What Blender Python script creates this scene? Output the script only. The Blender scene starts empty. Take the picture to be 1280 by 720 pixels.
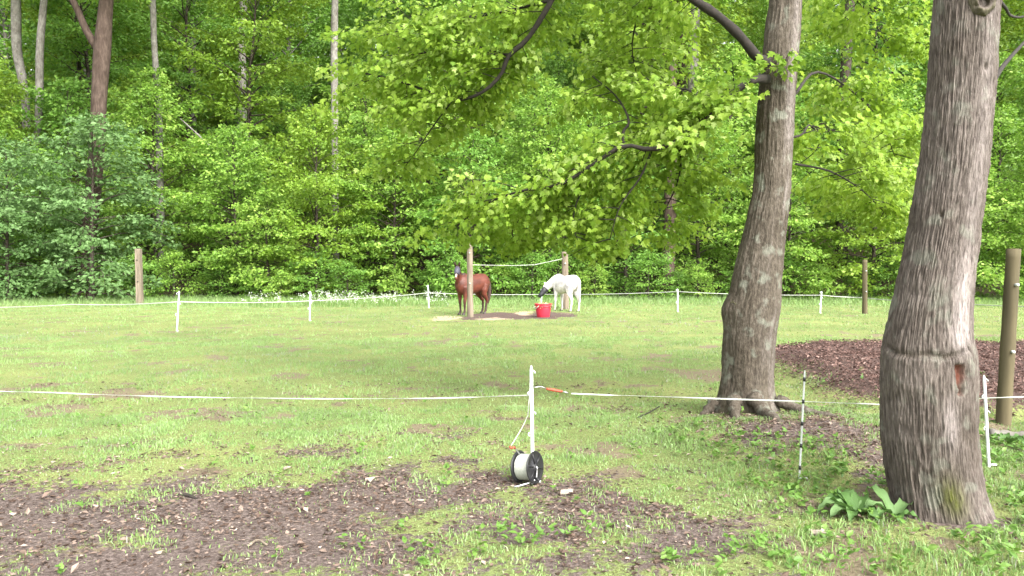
import bpy, bmesh, math
import numpy as np
from mathutils import Vector, Matrix

# ------------------------------------------------------------------ camera, sky, sun, exposure
scene = bpy.context.scene
COL = scene.collection
F_PX, CX, CY, HOR = 960.0, 640.0, 360.0, 337.0
CAM_Z = 1.6
PITCH = math.atan((CY - HOR) / F_PX)
cam_data = bpy.data.cameras.new("camera")
cam_data.sensor_width = 36.0
cam_data.lens = 36.0 * F_PX / 1280.0
cam_data.clip_start = 0.05
cam_data.clip_end = 900.0
cam = bpy.data.objects.new("camera", cam_data)
COL.objects.link(cam)
cam.location = (0, 0, CAM_Z)
cam.rotation_euler = (math.radians(90) - PITCH, 0, 0)
scene.camera = cam

SUN_EL, SUN_AZ = math.radians(40), math.radians(146)      # azimuth clockwise from +Y: right and behind the camera
world = bpy.data.worlds.new("World")
scene.world = world
world.use_nodes = True
wn = world.node_tree.nodes
wn.clear()
sky = wn.new("ShaderNodeTexSky")
sky.sky_type = 'NISHITA'
sky.sun_disc = False
sky.sun_elevation = SUN_EL
sky.sun_rotation = SUN_AZ
sky.dust_density = 4.0
hs = wn.new("ShaderNodeHueSaturation")
hs.inputs['Saturation'].default_value = 0.12               # thin cloud: the sky is nearly white
bg = wn.new("ShaderNodeBackground")
bg.inputs['Strength'].default_value = 0.15
wo = wn.new("ShaderNodeOutputWorld")
wl = world.node_tree.links
wl.new(sky.outputs[0], hs.inputs['Color'])
wl.new(hs.outputs[0], bg.inputs['Color'])
wl.new(bg.outputs[0], wo.inputs['Surface'])

sun_d = bpy.data.lights.new("sun", 'SUN')
sun_d.energy = 1.5
sun_d.angle = math.radians(55)
sun_d.color = (1.0, 0.95, 0.86)
sun_o = bpy.data.objects.new("sun", sun_d)
COL.objects.link(sun_o)
s_dir = Vector((math.sin(SUN_AZ) * math.cos(SUN_EL), math.cos(SUN_AZ) * math.cos(SUN_EL), math.sin(SUN_EL)))
sun_o.rotation_euler = s_dir.to_track_quat('Z', 'Y').to_euler()
sun_o.location = (20, -20, 40)

scene.view_settings.view_transform = 'Standard'
scene.view_settings.look = 'None'
scene.view_settings.exposure = 2.1
scene.view_settings.gamma = 1.0
scene.render.engine = 'CYCLES'
cy = scene.cycles
cy.max_bounces = 8
cy.diffuse_bounces = 6
cy.glossy_bounces = 2
cy.transmission_bounces = 4
cy.use_denoising = True
cy.sample_clamp_indirect = 6.0

# ------------------------------------------------------------------ helpers
def P(px, py, Y):
    """the point at distance Y (along +Y) that the photograph shows at px, py"""
    dx, dy = (px - CX) / F_PX, (CY - py) / F_PX
    d = np.array([dx, math.cos(PITCH) + dy * math.sin(PITCH), -math.sin(PITCH) + dy * math.cos(PITCH)])
    return np.array([0, 0, CAM_Z]) + d * (Y / d[1])

def G(px, py):
    """flat-ground point seen at px, py"""
    dx, dy = (px - CX) / F_PX, (CY - py) / F_PX
    d = np.array([dx, math.cos(PITCH) + dy * math.sin(PITCH), -math.sin(PITCH) + dy * math.cos(PITCH)])
    t = -CAM_Z / d[2]
    return np.array([d[0] * t, d[1] * t])

def _hash(ix, iy, iz, seed):
    h = (ix.astype(np.int64) * 374761393 + iy.astype(np.int64) * 668265263 + iz.astype(np.int64) * 2147483647 + seed * 1274126177) & 0xFFFFFFFF
    h = ((h ^ (h >> 13)) * 1274126177) & 0xFFFFFFFF
    h = (h ^ (h >> 16)) & 0xFFFFFFFF
    h = (h * 2246822519) & 0xFFFFFFFF
    h = h ^ (h >> 15)
    return (h & 0xFFFFFF) / float(0xFFFFFF)

def noise3(x, y, z, seed=0):
    x, y, z = np.broadcast_arrays(np.asarray(x, float), np.asarray(y, float), np.asarray(z, float))
    fx, fy, fz = np.floor(x), np.floor(y), np.floor(z)
    u, v, w = x - fx, y - fy, z - fz
    u, v, w = u * u * (3 - 2 * u), v * v * (3 - 2 * v), w * w * (3 - 2 * w)
    r = 0
    for a in (0, 1):
        for b in (0, 1):
            for c in (0, 1):
                wt = (u if a else 1 - u) * (v if b else 1 - v) * (w if c else 1 - w)
                r = r + wt * _hash(fx + a, fy + b, fz + c, seed)
    return r

def fbm(x, y, z=0.0, seed=0, octs=4, gain=0.5):
    r, amp, tot, f = 0, 1.0, 0, 1.0
    for o in range(octs):
        r = r + amp * noise3(np.asarray(x) * f, np.asarray(y) * f, np.asarray(z) * f + o * 7.3, seed + o)
        tot += amp
        amp *= gain
        f *= 2.03
    return r / tot

def sstep(a, b, x):
    t = np.clip((x - a) / (b - a), 0, 1)
    return t * t * (3 - 2 * t)

class MB:
    """collects vertices, faces and one float per vertex; build() links ONE mesh object"""
    def __init__(self):
        self.V, self.F, self.A, self.n = [], [], [], 0
    def add(self, V, Fs, var=0.5):
        V = np.asarray(V, float).reshape(-1, 3)
        if not isinstance(Fs, (list, tuple)):
            Fs = [Fs]
        for f in Fs:
            f = np.asarray(f, np.int64)
            if f.size:
                self.F.append(f + self.n)
        self.V.append(V)
        self.A.append(np.broadcast_to(np.asarray(var, float), (len(V),)))
        self.n += len(V)
        return self
    def mesh(self, name, mat, smooth=True, attrs=None):
        me = bpy.data.meshes.new(name)
        V = np.concatenate(self.V)
        me.vertices.add(len(V))
        me.vertices.foreach_set("co", V.astype(np.float32).ravel())
        loops = np.concatenate([f.ravel() for f in self.F])
        tot = np.concatenate([np.full(len(f), f.shape[1], np.int64) for f in self.F])
        start = np.concatenate([[0], np.cumsum(tot)[:-1]])
        me.loops.add(len(loops))
        me.loops.foreach_set("vertex_index", loops.astype(np.int32))
        me.polygons.add(len(tot))
        me.polygons.foreach_set("loop_start", start.astype(np.int32))
        me.polygons.foreach_set("loop_total", tot.astype(np.int32))
        me.polygons.foreach_set("use_smooth", np.full(len(tot), bool(smooth)))
        at = me.attributes.new("var", 'FLOAT', 'POINT')
        at.data.foreach_set("value", np.concatenate(self.A).astype(np.float32))
        for k, arr in (attrs or {}).items():
            a2 = me.attributes.new(k, 'FLOAT', 'POINT')
            a2.data.foreach_set("value", np.asarray(arr, np.float32))
        me.update(calc_edges=True)
        me.validate()
        if mat is not None:
            me.materials.append(mat)
        return me
    def build(self, name, mat, parent=None, smooth=True, attrs=None):
        return link(name, self.mesh(name, mat, smooth, attrs), parent)

def link(name, me, parent=None):
    o = bpy.data.objects.new(name, me)
    COL.objects.link(o)
    if parent is not None:
        o.parent = parent
    return o

def empty(name, loc=(0, 0, 0), rz=0.0):
    o = bpy.data.objects.new(name, None)
    COL.objects.link(o)
    o.empty_display_size = 0.2
    o.location = tuple(float(v) for v in loc)
    o.rotation_euler = (0, 0, rz)
    return o

def tag(o, label=None, cat=None, group=None, kind=None):
    for k, v in (("label", label), ("category", cat), ("group", group), ("kind", kind)):
        if v:
            o[k] = v
    return o

def unit(v):
    v = np.asarray(v, float)
    return v / np.maximum(np.linalg.norm(v, axis=-1, keepdims=True), 1e-9)

def tube(pts, radii, seg=8, cap=True, aspect=None, twist=None):
    """a tube along pts; returns V, [quads, tris]"""
    pts = np.asarray(pts, float)
    n = len(pts)
    radii = np.broadcast_to(np.asarray(radii, float), (n,))
    T = unit(np.gradient(pts, axis=0))
    ref = np.array([0, 0, 1.0]) if abs(T[0][2]) < 0.9 else np.array([1.0, 0, 0])
    V = []
    N = unit(np.cross(np.cross(T[0], ref), T[0]))
    a = np.linspace(0, 2 * math.pi, seg, endpoint=False)
    for i in range(n):
        N = unit(N - T[i] * np.dot(N, T[i]))
        B = np.cross(T[i], N)
        aa = a + (twist[i] if twist is not None else 0)
        ca, sa = np.cos(a), np.sin(a)
        if aspect is not None:
            ca = ca * aspect
        if twist is not None:
            c, s = math.cos(twist[i]), math.sin(twist[i])
            ca, sa = ca * c - sa * s, ca * s + sa * c
        V.append(pts[i] + radii[i] * (np.outer(ca, B) + np.outer(sa, N)))
    V = np.concatenate(V)
    i = np.arange(n - 1)[:, None] * seg
    j = np.arange(seg)[None, :]
    k = (j + 1) % seg
    Q = np.stack([i + j, i + k, i + seg + k, i + seg + j], -1).reshape(-1, 4)
    tris = np.zeros((0, 3), np.int64)
    if cap:
        V = np.vstack([V, pts[0], pts[-1]])
        c0, c1 = n * seg, n * seg + 1
        j = np.arange(seg)
        t0 = np.stack([np.full(seg, c0), (j + 1) % seg, j], -1)
        t1 = np.stack([np.full(seg, c1), (n - 1) * seg + j, (n - 1) * seg + (j + 1) % seg], -1)
        tris = np.vstack([t0, t1])
    return V, [Q, tris]

def smooth_path(pts, n):
    """Catmull-Rom through pts (any columns), n samples"""
    p = np.asarray(pts, float)
    p = np.vstack([2 * p[0] - p[1], p, 2 * p[-1] - p[-2]])
    m = len(p) - 3
    out = []
    for t in np.linspace(0, m - 1e-6, n):
        i = int(t)
        u = t - i
        a, b, c, d = p[i], p[i + 1], p[i + 2], p[i + 3]
        out.append(0.5 * (2 * b + (c - a) * u + (2 * a - 5 * b + 4 * c - d) * u * u + (3 * b - a - 3 * c + d) * u ** 3))
    return np.array(out)

def box(cx, cy, cz, sx, sy, sz):
    V = np.array([[x, y, z] for z in (-.5, .5) for y in (-.5, .5) for x in (-.5, .5)]) * [sx, sy, sz] + [cx, cy, cz]
    Fq = np.array([[0, 2, 3, 1], [4, 5, 7, 6], [0, 1, 5, 4], [2, 6, 7, 3], [0, 4, 6, 2], [1, 3, 7, 5]])
    return V, [Fq]

# ------------------------------------------------------------------ ground shape and cover
def blob(px, py, rx, ry):
    c = G(px, py)
    ex = rx * c[1] / F_PX
    ey = 0.5 * (G(px, max(py - ry, 352))[1] - G(px, py + ry)[1])
    return c[0], c[1], ex, ey

def blobs(x, y, lst):
    r = np.zeros_like(x)
    for (px, py, rx, ry, s) in lst:
        cx, cyy, ex, ey = blob(px, py, rx, ry)
        d2 = ((x - cx) / ex) ** 2 + ((y - cyy) / ey) ** 2
        r = np.maximum(r, s * np.exp(-d2 * 0.9))
    return r

MULCH_C = G(1150, 478)
def ground_h(x, y):
    x, y = np.asarray(x, float), np.asarray(y, float)
    h = (fbm(x * .35, y * .35, seed=3, octs=3) - .5) * .10 * sstep(3, 9, y) * (1 - sstep(40, 50, y) * 0)
    h = h + (fbm(x * 2.2, y * 2.2, seed=11, octs=3) - .5) * .05
    c = G(965, 538)
    h = h + .10 * np.exp(-(((x - c[0]) / 1.1) ** 2 + ((y - c[1]) / 1.0) ** 2))
    c = G(1060, 560)
    h = h + .08 * np.exp(-(((x - c[0]) / .7) ** 2 + ((y - c[1]) / .9) ** 2))
    m = mulch_mask(x, y)
    h = h + m * (.15 + .12 * fbm(x * 1.6, y * 1.6, seed=21, octs=3))
    d = np.maximum(y - 43 + 3 * (fbm(x * .05, 0.3, seed=5, octs=2) - .5), 0)
    hill = .30 * d + .0009 * d * d
    hill = np.where(d > 95, .30 * 95 + .0009 * 95 * 95 + .15 * (d - 95), hill)
    h = h + hill + sstep(44, 60, y) * (fbm(x * .12, y * .12, seed=8, octs=3) - .5) * 2.0
    return h

def mulch_mask(x, y):
    c = MULCH_C
    w = (fbm(x * .9, y * .9, seed=31, octs=3) - .5) * .45
    d = (np.abs((x - c[0] - 2.1 - .12 * (y - 11.6)) / 4.3) ** 3 + np.abs((y - 11.7) / 4.1) ** 3) ** (1 / 3)
    return 1 - sstep(.78, 1.0, d + w * .6)

MUD = [(660, 650, 260, 45, .72), (930, 650, 130, 40, .58), (240, 570, 160, 14, .5), (60, 585, 120, 16, .55), (560, 545, 120, 10, .4), (30, 640, 200, 60, 1.0), (200, 625, 200, 40, .9), (700, 610, 120, 22, .75), (780, 690, 220, 40, .55), (60, 650, 260, 52, 1.0), (300, 640, 260, 50, 1.05), (500, 610, 150, 40, 1.05), (610, 600, 90, 22, .85), (130, 710, 240, 40, 1.0),
       (420, 690, 200, 46, .9), (760, 635, 150, 34, .8), (850, 680, 90, 34, .75), (640, 700, 200, 30, .5), (410, 565, 70, 12, .7), (900, 605, 80, 16, .55),
       (870, 590, 60, 12, .5), (570, 575, 60, 8, .7), (960, 720, 110, 20, .45),
       (1040, 555, 75, 34, .85), (960, 548, 60, 20, .75), (1090, 600, 30, 40, .7), (1085, 650, 60, 14, .55), (1200, 655, 60, 14, .8)]
WORN = [(150, 492, 60, 8, .8), (370, 472, 40, 4, .7), (890, 470, 60, 12, .8), (820, 455, 70, 10, .5), (745, 478, 90, 8, .35), (60, 520, 90, 14, .45),
        (250, 545, 90, 12, .45), (380, 422, 120, 4, .4), (140, 450, 60, 5, .4), (840, 430, 120, 6, .4), (500, 432, 60, 4, .35), (950, 500, 60, 20, .5), (1090, 420, 60, 8, .6)]
BARE = [(640, 396, 62, 5, 1.1), (690, 394, 40, 4, .9), (600, 398, 30, 3, .9)]
STRAW = [(556, 397, 22, 3.5, 1.0), (622, 399, 24, 2.5, .9), (655, 392, 14, 2.5, .8), (708, 393, 18, 3, .5)]

def covers(x, y):
    n = fbm(x * 1.7, y * 1.7, seed=41, octs=4)
    n2 = fbm(x * 5.5, y * 5.5, seed=47, octs=3)
    mud = np.clip((blobs(x, y, MUD) + (n - .5) * .85 + (n2 - .5) * .95 - .12) / .85, 0, 1)
    fleck = .55 * sstep(.60, .72, fbm(x * 1.15, y * 1.15, seed=44, octs=3)) + .5 * sstep(.66, .76, fbm(x * 3.3, y * 3.3, seed=45, octs=2))
    worn = sstep(.30, .75, np.maximum(blobs(x, y, WORN), fleck * (1 - sstep(24, 34, y))) + (n - .5) * .8 + (n2 - .5) * .9)
    bare = sstep(.25, .7, blobs(x, y, BARE) + (n - .5) * .9)
    straw = sstep(.25, .75, blobs(x, y, STRAW) + (n - .5) * .9)
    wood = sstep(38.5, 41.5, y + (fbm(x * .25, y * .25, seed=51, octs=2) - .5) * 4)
    return dict(mud=mud, worn=worn, bare=bare, straw=straw, mulch=mulch_mask(x, y), wood=wood)

# ------------------------------------------------------------------ materials
def new_mat(name):
    m = bpy.data.materials.new(name)
    m.use_nodes = True
    nt = m.node_tree
    nt.nodes.clear()
    return m, nt, nt.nodes, nt.links

def N(nodes, typ, **kw):
    n = nodes.new(typ)
    for k, v in kw.items():
        setattr(n, k, v)
    return n

def ramp(nodes, stops):
    r = nodes.new("ShaderNodeValToRGB")
    e = r.color_ramp.elements
    while len(e) < len(stops):
        e.new(0.5)
    for i, (p, c) in enumerate(stops):
        e[i].position = p
        e[i].color = (*c, 1)
    return r

def mat_plain(name, col, rough=.6, metal=0.0, col2=None, scale=20.0, bump=0.0, spec=.4, stretch=(1, 1, 1), bscale=None):
    m, nt, nd, lk = new_mat(name)
    out = N(nd, "ShaderNodeOutputMaterial")
    b = N(nd, "ShaderNodeBsdfPrincipled")
    b.inputs['Roughness'].default_value = rough
    b.inputs['Metallic'].default_value = metal
    b.inputs['Specular IOR Level'].default_value = spec
    tc = N(nd, "ShaderNodeTexCoord")
    mp = N(nd, "ShaderNodeMapping")
    mp.inputs['Scale'].default_value = stretch
    lk.new(tc.outputs['Object'], mp.inputs['Vector'])
    no = N(nd, "ShaderNodeTexNoise")
    no.inputs['Scale'].default_value = scale
    no.inputs['Detail'].default_value = 5
    lk.new(mp.outputs[0], no.inputs['Vector'])
    r = ramp(nd, [(.3, col2 or tuple(c * .7 for c in col)), (.7, col)])
    lk.new(no.outputs['Fac'], r.inputs['Fac'])
    lk.new(r.outputs['Color'], b.inputs['Base Color'])
    if bump:
        bp = N(nd, "ShaderNodeBump")
        bp.inputs['Strength'].default_value = bump
        bp.inputs['Distance'].default_value = .02
        lk.new(no.outputs['Fac'], bp.inputs['Height'])
        lk.new(bp.outputs[0], b.inputs['Normal'])
    lk.new(b.outputs[0], out.inputs['Surface'])
    return m

def mat_leaf(name, stops, trans=.48, tcol=(.16, .30, .03), rough=.45, spec=.35, obj_rand=.25):
    """thin leaves: the random 'var' of each leaf picks its green; light passes through"""
    m, nt, nd, lk = new_mat(name)
    out = N(nd, "ShaderNodeOutputMaterial")
    at = N(nd, "ShaderNodeAttribute", attribute_name="var")
    oi = N(nd, "ShaderNodeObjectInfo")
    ma = N(nd, "ShaderNodeMath", operation='MULTIPLY_ADD')
    ma.inputs[1].default_value = obj_rand
    ma.inputs[2].default_value = -obj_rand / 2
    lk.new(oi.outputs['Random'], ma.inputs[0])
    ad = N(nd, "ShaderNodeMath", operation='ADD')
    lk.new(at.outputs['Fac'], ad.inputs[0])
    lk.new(ma.outputs[0], ad.inputs[1])
    r = ramp(nd, stops)
    lk.new(ad.outputs[0], r.inputs['Fac'])
    b = N(nd, "ShaderNodeBsdfPrincipled")
    b.inputs['Roughness'].default_value = rough
    b.inputs['Specular IOR Level'].default_value = spec
    lk.new(r.outputs['Color'], b.inputs['Base Color'])
    mx = N(nd, "ShaderNodeMix", data_type='RGBA')
    mx.inputs[0].default_value = .6
    mx.inputs[6].default_value = (1, 1, 1, 1)
    lk.new(r.outputs['Color'], mx.inputs[6])
    mx.inputs[7].default_value = (*tcol, 1)
    t = N(nd, "ShaderNodeBsdfTranslucent")
    lk.new(mx.outputs[2], t.inputs['Color'])
    ms = N(nd, "ShaderNodeMixShader")
    ms.inputs[0].default_value = trans
    lk.new(b.outputs[0], ms.inputs[1])
    lk.new(t.outputs[0], ms.inputs[2])
    lk.new(ms.outputs[0], out.inputs['Surface'])
    return m

def mat_bark(name, dark, mid, light, zs=.18, scale=16.0, moss=0.0, bump=.6, lichen=0.0):
    m, nt, nd, lk = new_mat(name)
    out = N(nd, "ShaderNodeOutputMaterial")
    b = N(nd, "ShaderNodeBsdfPrincipled")
    b.inputs['Roughness'].default_value = .9
    b.inputs['Specular IOR Level'].default_value = .15
    tc = N(nd, "ShaderNodeTexCoord")
    mp = N(nd, "ShaderNodeMapping")
    mp.inputs['Scale'].default_value = (1, 1, zs)
    lk.new(tc.outputs['Object'], mp.inputs['Vector'])
    n1 = N(nd, "ShaderNodeTexNoise")
    n1.inputs['Scale'].default_value = scale
    n1.inputs['Detail'].default_value = 6
    n1.inputs['Roughness'].default_value = .65
    lk.new(mp.outputs[0], n1.inputs['Vector'])
    n2 = N(nd, "ShaderNodeTexNoise")
    n2.inputs['Scale'].default_value = 2.2
    n2.inputs['Detail'].default_value = 4
    lk.new(tc.outputs['Object'], n2.inputs['Vector'])
    r1 = ramp(nd, [(.28, dark), (.5, mid), (.74, light)])
    lk.new(n1.outputs['Fac'], r1.inputs['Fac'])
    at = N(nd, "ShaderNodeAttribute", attribute_name="var")     # depth of the furrows: the crevices are coloured darker
    rv = ramp(nd, [(.0, tuple(c * .45 for c in dark)), (.45, (1, 1, 1)), (1, (1, 1, 1))])
    lk.new(at.outputs['Fac'], rv.inputs['Fac'])
    m1 = N(nd, "ShaderNodeMix", data_type='RGBA', blend_type='MULTIPLY')
    m1.inputs[0].default_value = .28
    lk.new(r1.outputs['Color'], m1.inputs[6])
    lk.new(rv.outputs['Color'], m1.inputs[7])
    r2 = ramp(nd, [(.3, (.62, .58, .52)), (.7, (1.25, 1.22, 1.2))])
    lk.new(n2.outputs['Fac'], r2.inputs['Fac'])
    m2 = N(nd, "ShaderNodeMix", data_type='RGBA', blend_type='MULTIPLY')
    m2.inputs[0].default_value = .8
    lk.new(m1.outputs[2], m2.inputs[6])
    lk.new(r2.outputs['Color'], m2.inputs[7])
    last = m2.outputs[2]
    for an, colr in (("moss", (.085, .095, .02)), ("wound", (.17, .055, .035)), ("pale", (.42, .37, .36)), ("stain_recess", (.045, .036, .022))):
        a2 = N(nd, "ShaderNodeAttribute", attribute_name=an)
        mm = N(nd, "ShaderNodeMath", operation='MULTIPLY')
        rr = ramp(nd, [(.3, (.25, .25, .25)), (.65, (1, 1, 1))])
        lk.new(n1.outputs['Fac'], rr.inputs['Fac'])
        lk.new(a2.outputs['Fac'], mm.inputs[0])
        lk.new(rr.outputs['Color'], mm.inputs[1])
        mx = N(nd, "ShaderNodeMix", data_type='RGBA')
        lk.new(mm.outputs[0], mx.inputs[0])
        lk.new(last, mx.inputs[6])
        mx.inputs[7].default_value = (*colr, 1)
        last = mx.outputs[2]
    if lichen:
        n3 = N(nd, "ShaderNodeTexNoise")
        n3.inputs['Scale'].default_value = 7.0
        n3.inputs['Detail'].default_value = 7
        lk.new(tc.outputs['Object'], n3.inputs['Vector'])
        r3 = ramp(nd, [(.56, (0, 0, 0)), (.66, (lichen,) * 3)])
        lk.new(n3.outputs['Fac'], r3.inputs['Fac'])
        mx = N(nd, "ShaderNodeMix", data_type='RGBA')
        lk.new(r3.outputs['Color'], mx.inputs[0])
        lk.new(last, mx.inputs[6])
        mx.inputs[7].default_value = (.25, .27, .22, 1)
        last = mx.outputs[2]
    lk.new(last, b.inputs['Base Color'])
    bp = N(nd, "ShaderNodeBump")
    bp.inputs['Strength'].default_value = bump
    bp.inputs['Distance'].default_value = .03
    lk.new(n1.outputs['Fac'], bp.inputs['Height'])
    lk.new(bp.outputs[0], b.inputs['Normal'])
    lk.new(b.outputs[0], out.inputs['Surface'])
    return m

def mat_ground():
    m, nt, nd, lk = new_mat("ground_cover")
    out = N(nd, "ShaderNodeOutputMaterial")
    b = N(nd, "ShaderNodeBsdfPrincipled")
    b.inputs['Roughness'].default_value = .95
    b.inputs['Specular IOR Level'].default_value = .1
    tc = N(nd, "ShaderNodeTexCoord")
    def noise(scale, det=6, rough=.6):
        n = N(nd, "ShaderNodeTexNoise")
        n.inputs['Scale'].default_value = scale
        n.inputs['Detail'].default_value = det
        n.inputs['Roughness'].default_value = rough
        lk.new(tc.outputs['Object'], n.inputs['Vector'])
        return n
    nf, nm, nl, nx = noise(38, 6, .7), noise(16, 7, .7), noise(.55, 5), noise(120, 3)
    grass = ramp(nd, [(.34, (.07, .055, .036)), (.43, (.13, .13, .055)), (.52, (.195, .24, .085)), (.66, (.30, .345, .15))])
    ng = noise(55, 9, .82)
    lk.new(ng.outputs['Fac'], grass.inputs['Fac'])
    gl = ramp(nd, [(.35, (.78, .86, .8)), (.65, (1.18, 1.12, 1.1))])
    lk.new(nl.outputs['Fac'], gl.inputs['Fac'])
    g2 = N(nd, "ShaderNodeMix", data_type='RGBA', blend_type='MULTIPLY')
    g2.inputs[0].default_value = 1
    lk.new(grass.outputs['Color'], g2.inputs[6])
    lk.new(gl.outputs['Color'], g2.inputs[7])
    last = g2.outputs[2]
    def layer(attr, stops, src, edge, lo=.35, hi=.65):
        nonlocal last
        a = N(nd, "ShaderNodeAttribute", attribute_name=attr)
        r = ramp(nd, stops)
        lk.new(src.outputs['Fac'], r.inputs['Fac'])
        ad = N(nd, "ShaderNodeMath", operation='MULTIPLY_ADD')
        lk.new(edge.outputs['Fac'], ad.inputs[0])
        ad.inputs[1].default_value = 2.4
        sb = N(nd, "ShaderNodeMath", operation='SUBTRACT')
        lk.new(a.outputs['Fac'], sb.inputs[0])
        sb.inputs[1].default_value = 1.2
        lk.new(sb.outputs[0], ad.inputs[2])
        mr = N(nd, "ShaderNodeMapRange", interpolation_type='SMOOTHSTEP')
        mr.inputs['From Min'].default_value = lo
        mr.inputs['From Max'].default_value = hi
        lk.new(ad.outputs[0], mr.inputs['Value'])
        mx = N(nd, "ShaderNodeMix", data_type='RGBA')
        lk.new(mr.outputs[0], mx.inputs[0])
        lk.new(last, mx.inputs[6])
        lk.new(r.outputs['Color'], mx.inputs[7])
        last = mx.outputs[2]
    layer("worn", [(.3, (.11, .085, .055)), (.7, (.25, .21, .14))], nf, nm)
    layer("mud", [(.30, (.05, .037, .032)), (.5, (.12, .093, .082)), (.70, (.25, .202, .182))], nf, nm)
    layer("bare", [(.3, (.06, .042, .036)), (.7, (.15, .11, .095))], nf, nm)
    layer("straw", [(.3, (.26, .19, .13)), (.7, (.48, .38, .28))], nf, nm)
    layer("mulch", [(.3, (.05, .032, .027)), (.5, (.10, .066, .058)), (.72, (.19, .13, .115))], nf, nm)
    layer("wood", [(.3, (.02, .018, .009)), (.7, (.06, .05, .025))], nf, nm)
    lk.new(last, b.inputs['Base Color'])
    mxh = N(nd, "ShaderNodeMath", operation='MULTIPLY_ADD')
    lk.new(nx.outputs['Fac'], mxh.inputs[0])
    mxh.inputs[1].default_value = .35
    lk.new(nf.outputs['Fac'], mxh.inputs[2])
    bp = N(nd, "ShaderNodeBump")
    bp.inputs['Strength'].default_value = .9
    bp.inputs['Distance'].default_value = .03
    lk.new(mxh.outputs[0], bp.inputs['Height'])
    lk.new(bp.outputs[0], b.inputs['Normal'])
    lk.new(b.outputs[0], out.inputs['Surface'])
    return m

M = {}
M['ground'] = mat_ground()
M['leaf_wood'] = mat_leaf("leaf_wood", [(.0, (0.101, 0.198, 0.029)), (.45, (0.181, 0.327, 0.044)), (.8, (0.282, 0.440, 0.070)), (1, (0.399, 0.524, 0.120))])
M['leaf_deep'] = mat_leaf("leaf_deep", [(.0, (0.075, 0.167, 0.026)), (.5, (0.141, 0.286, 0.043)), (1, (0.244, 0.413, 0.075))])
M['leaf_yellow'] = mat_leaf("leaf_yellow", [(.0, (0.108, 0.207, 0.020)), (.5, (0.189, 0.324, 0.033)), (1, (0.303, 0.442, 0.073))], tcol=(.22, .28, .02))
M['leaf_blue'] = mat_leaf("leaf_blue", [(.0, (0.067, 0.138, 0.038)), (.5, (0.109, 0.199, 0.064)), (1, (0.171, 0.275, 0.105))], tcol=(.12, .22, .05), trans=.35, spec=.2)
M['leaf_maple'] = mat_leaf("leaf_maple", [(.0, (0.104, 0.200, 0.024)), (.4, (0.185, 0.319, 0.034)), (.8, (0.296, 0.430, 0.059)), (1, (0.399, 0.526, 0.157))], tcol=(.28, .40, .04), trans=.56, spec=.25, rough=.5)
M['leaf_canopy'] = mat_leaf("leaf_canopy", [(.0, (.07, .125, .02)), (1, (.17, .24, .04))], trans=.5, tcol=(.24, .31, .02))
M['grass'] = mat_leaf("grass_blade", [(.0, (0.279, 0.267, 0.250)), (.12, (0.225, 0.267, 0.146)), (.35, (0.146, 0.241, 0.081)), (.75, (0.230, 0.351, 0.116)), (1, (0.323, 0.437, 0.206))], trans=.3, tcol=(.2, .27, .03), obj_rand=0, rough=.55, spec=.25)
M['weed'] = mat_leaf("weed_leaf", [(.0, (0.060, 0.132, 0.022)), (.5, (0.100, 0.198, 0.033)), (1, (0.170, 0.275, 0.061))], trans=.3, tcol=(.16, .26, .03), obj_rand=0)
M['dock'] = mat_leaf("dock_leaf", [(.0, (0.048, 0.107, 0.022)), (.5, (0.076, 0.148, 0.041)), (1, (0.128, 0.205, 0.083))], trans=.22, tcol=(.12, .24, .04), obj_rand=0, rough=.55, spec=.25)
M['litter'] = mat_leaf("dead_leaf", [(.0, (.04, .026, .02)), (.4, (.115, .08, .062)), (.75, (.235, .178, .145)), (1, (.44, .37, .31))], trans=.1, tcol=(.2, .12, .06), obj_rand=0, rough=.8, spec=.15)
M['chips'] = mat_leaf("wood_chip", [(.0, (0.044, 0.026, 0.022)), (.45, (0.125, 0.078, 0.067)), (.8, (0.225, 0.146, 0.126)), (1, (0.400, 0.293, 0.252))], trans=.0, obj_rand=0, rough=.9, spec=.1)
M['bark_a'] = mat_bark("bark_maple", (.04, .033, .026), (.082, .070, .056), (.145, .128, .108), zs=.45, scale=46, bump=.7, lichen=.4)
M['bark_b'] = mat_bark("bark_furrowed", (.062, .051, .046), (.122, .104, .094), (.21, .186, .171), zs=.22, scale=50, bump=.8, lichen=.3)
M['bark_grey'] = mat_bark("bark_grey", (.08, .076, .068), (.15, .143, .13), (.25, .24, .222), zs=.4, scale=9, bump=.3, lichen=.4)
M['bark_brown'] = mat_bark("bark_brown", (.032, .023, .018), (.062, .045, .037), (.11, .083, .07), zs=.2, scale=12, bump=.5)
M['bark_dark'] = mat_bark("bark_dark", (.02, .016, .012), (.05, .042, .034), (.10, .088, .072), zs=.3, scale=14, bump=.3)
M['twig'] = mat_plain("twig_bark", (.028, .022, .017), .9, col2=(.012, .010, .008), scale=30)

# ------------------------------------------------------------------ the ground sheet
def axis(segments):
    a = []
    for (s, e, st) in segments:
        a.append(np.arange(s, e, st))
    a.append(np.array([segments[-1][1]]))
    return np.concatenate(a)

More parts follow.
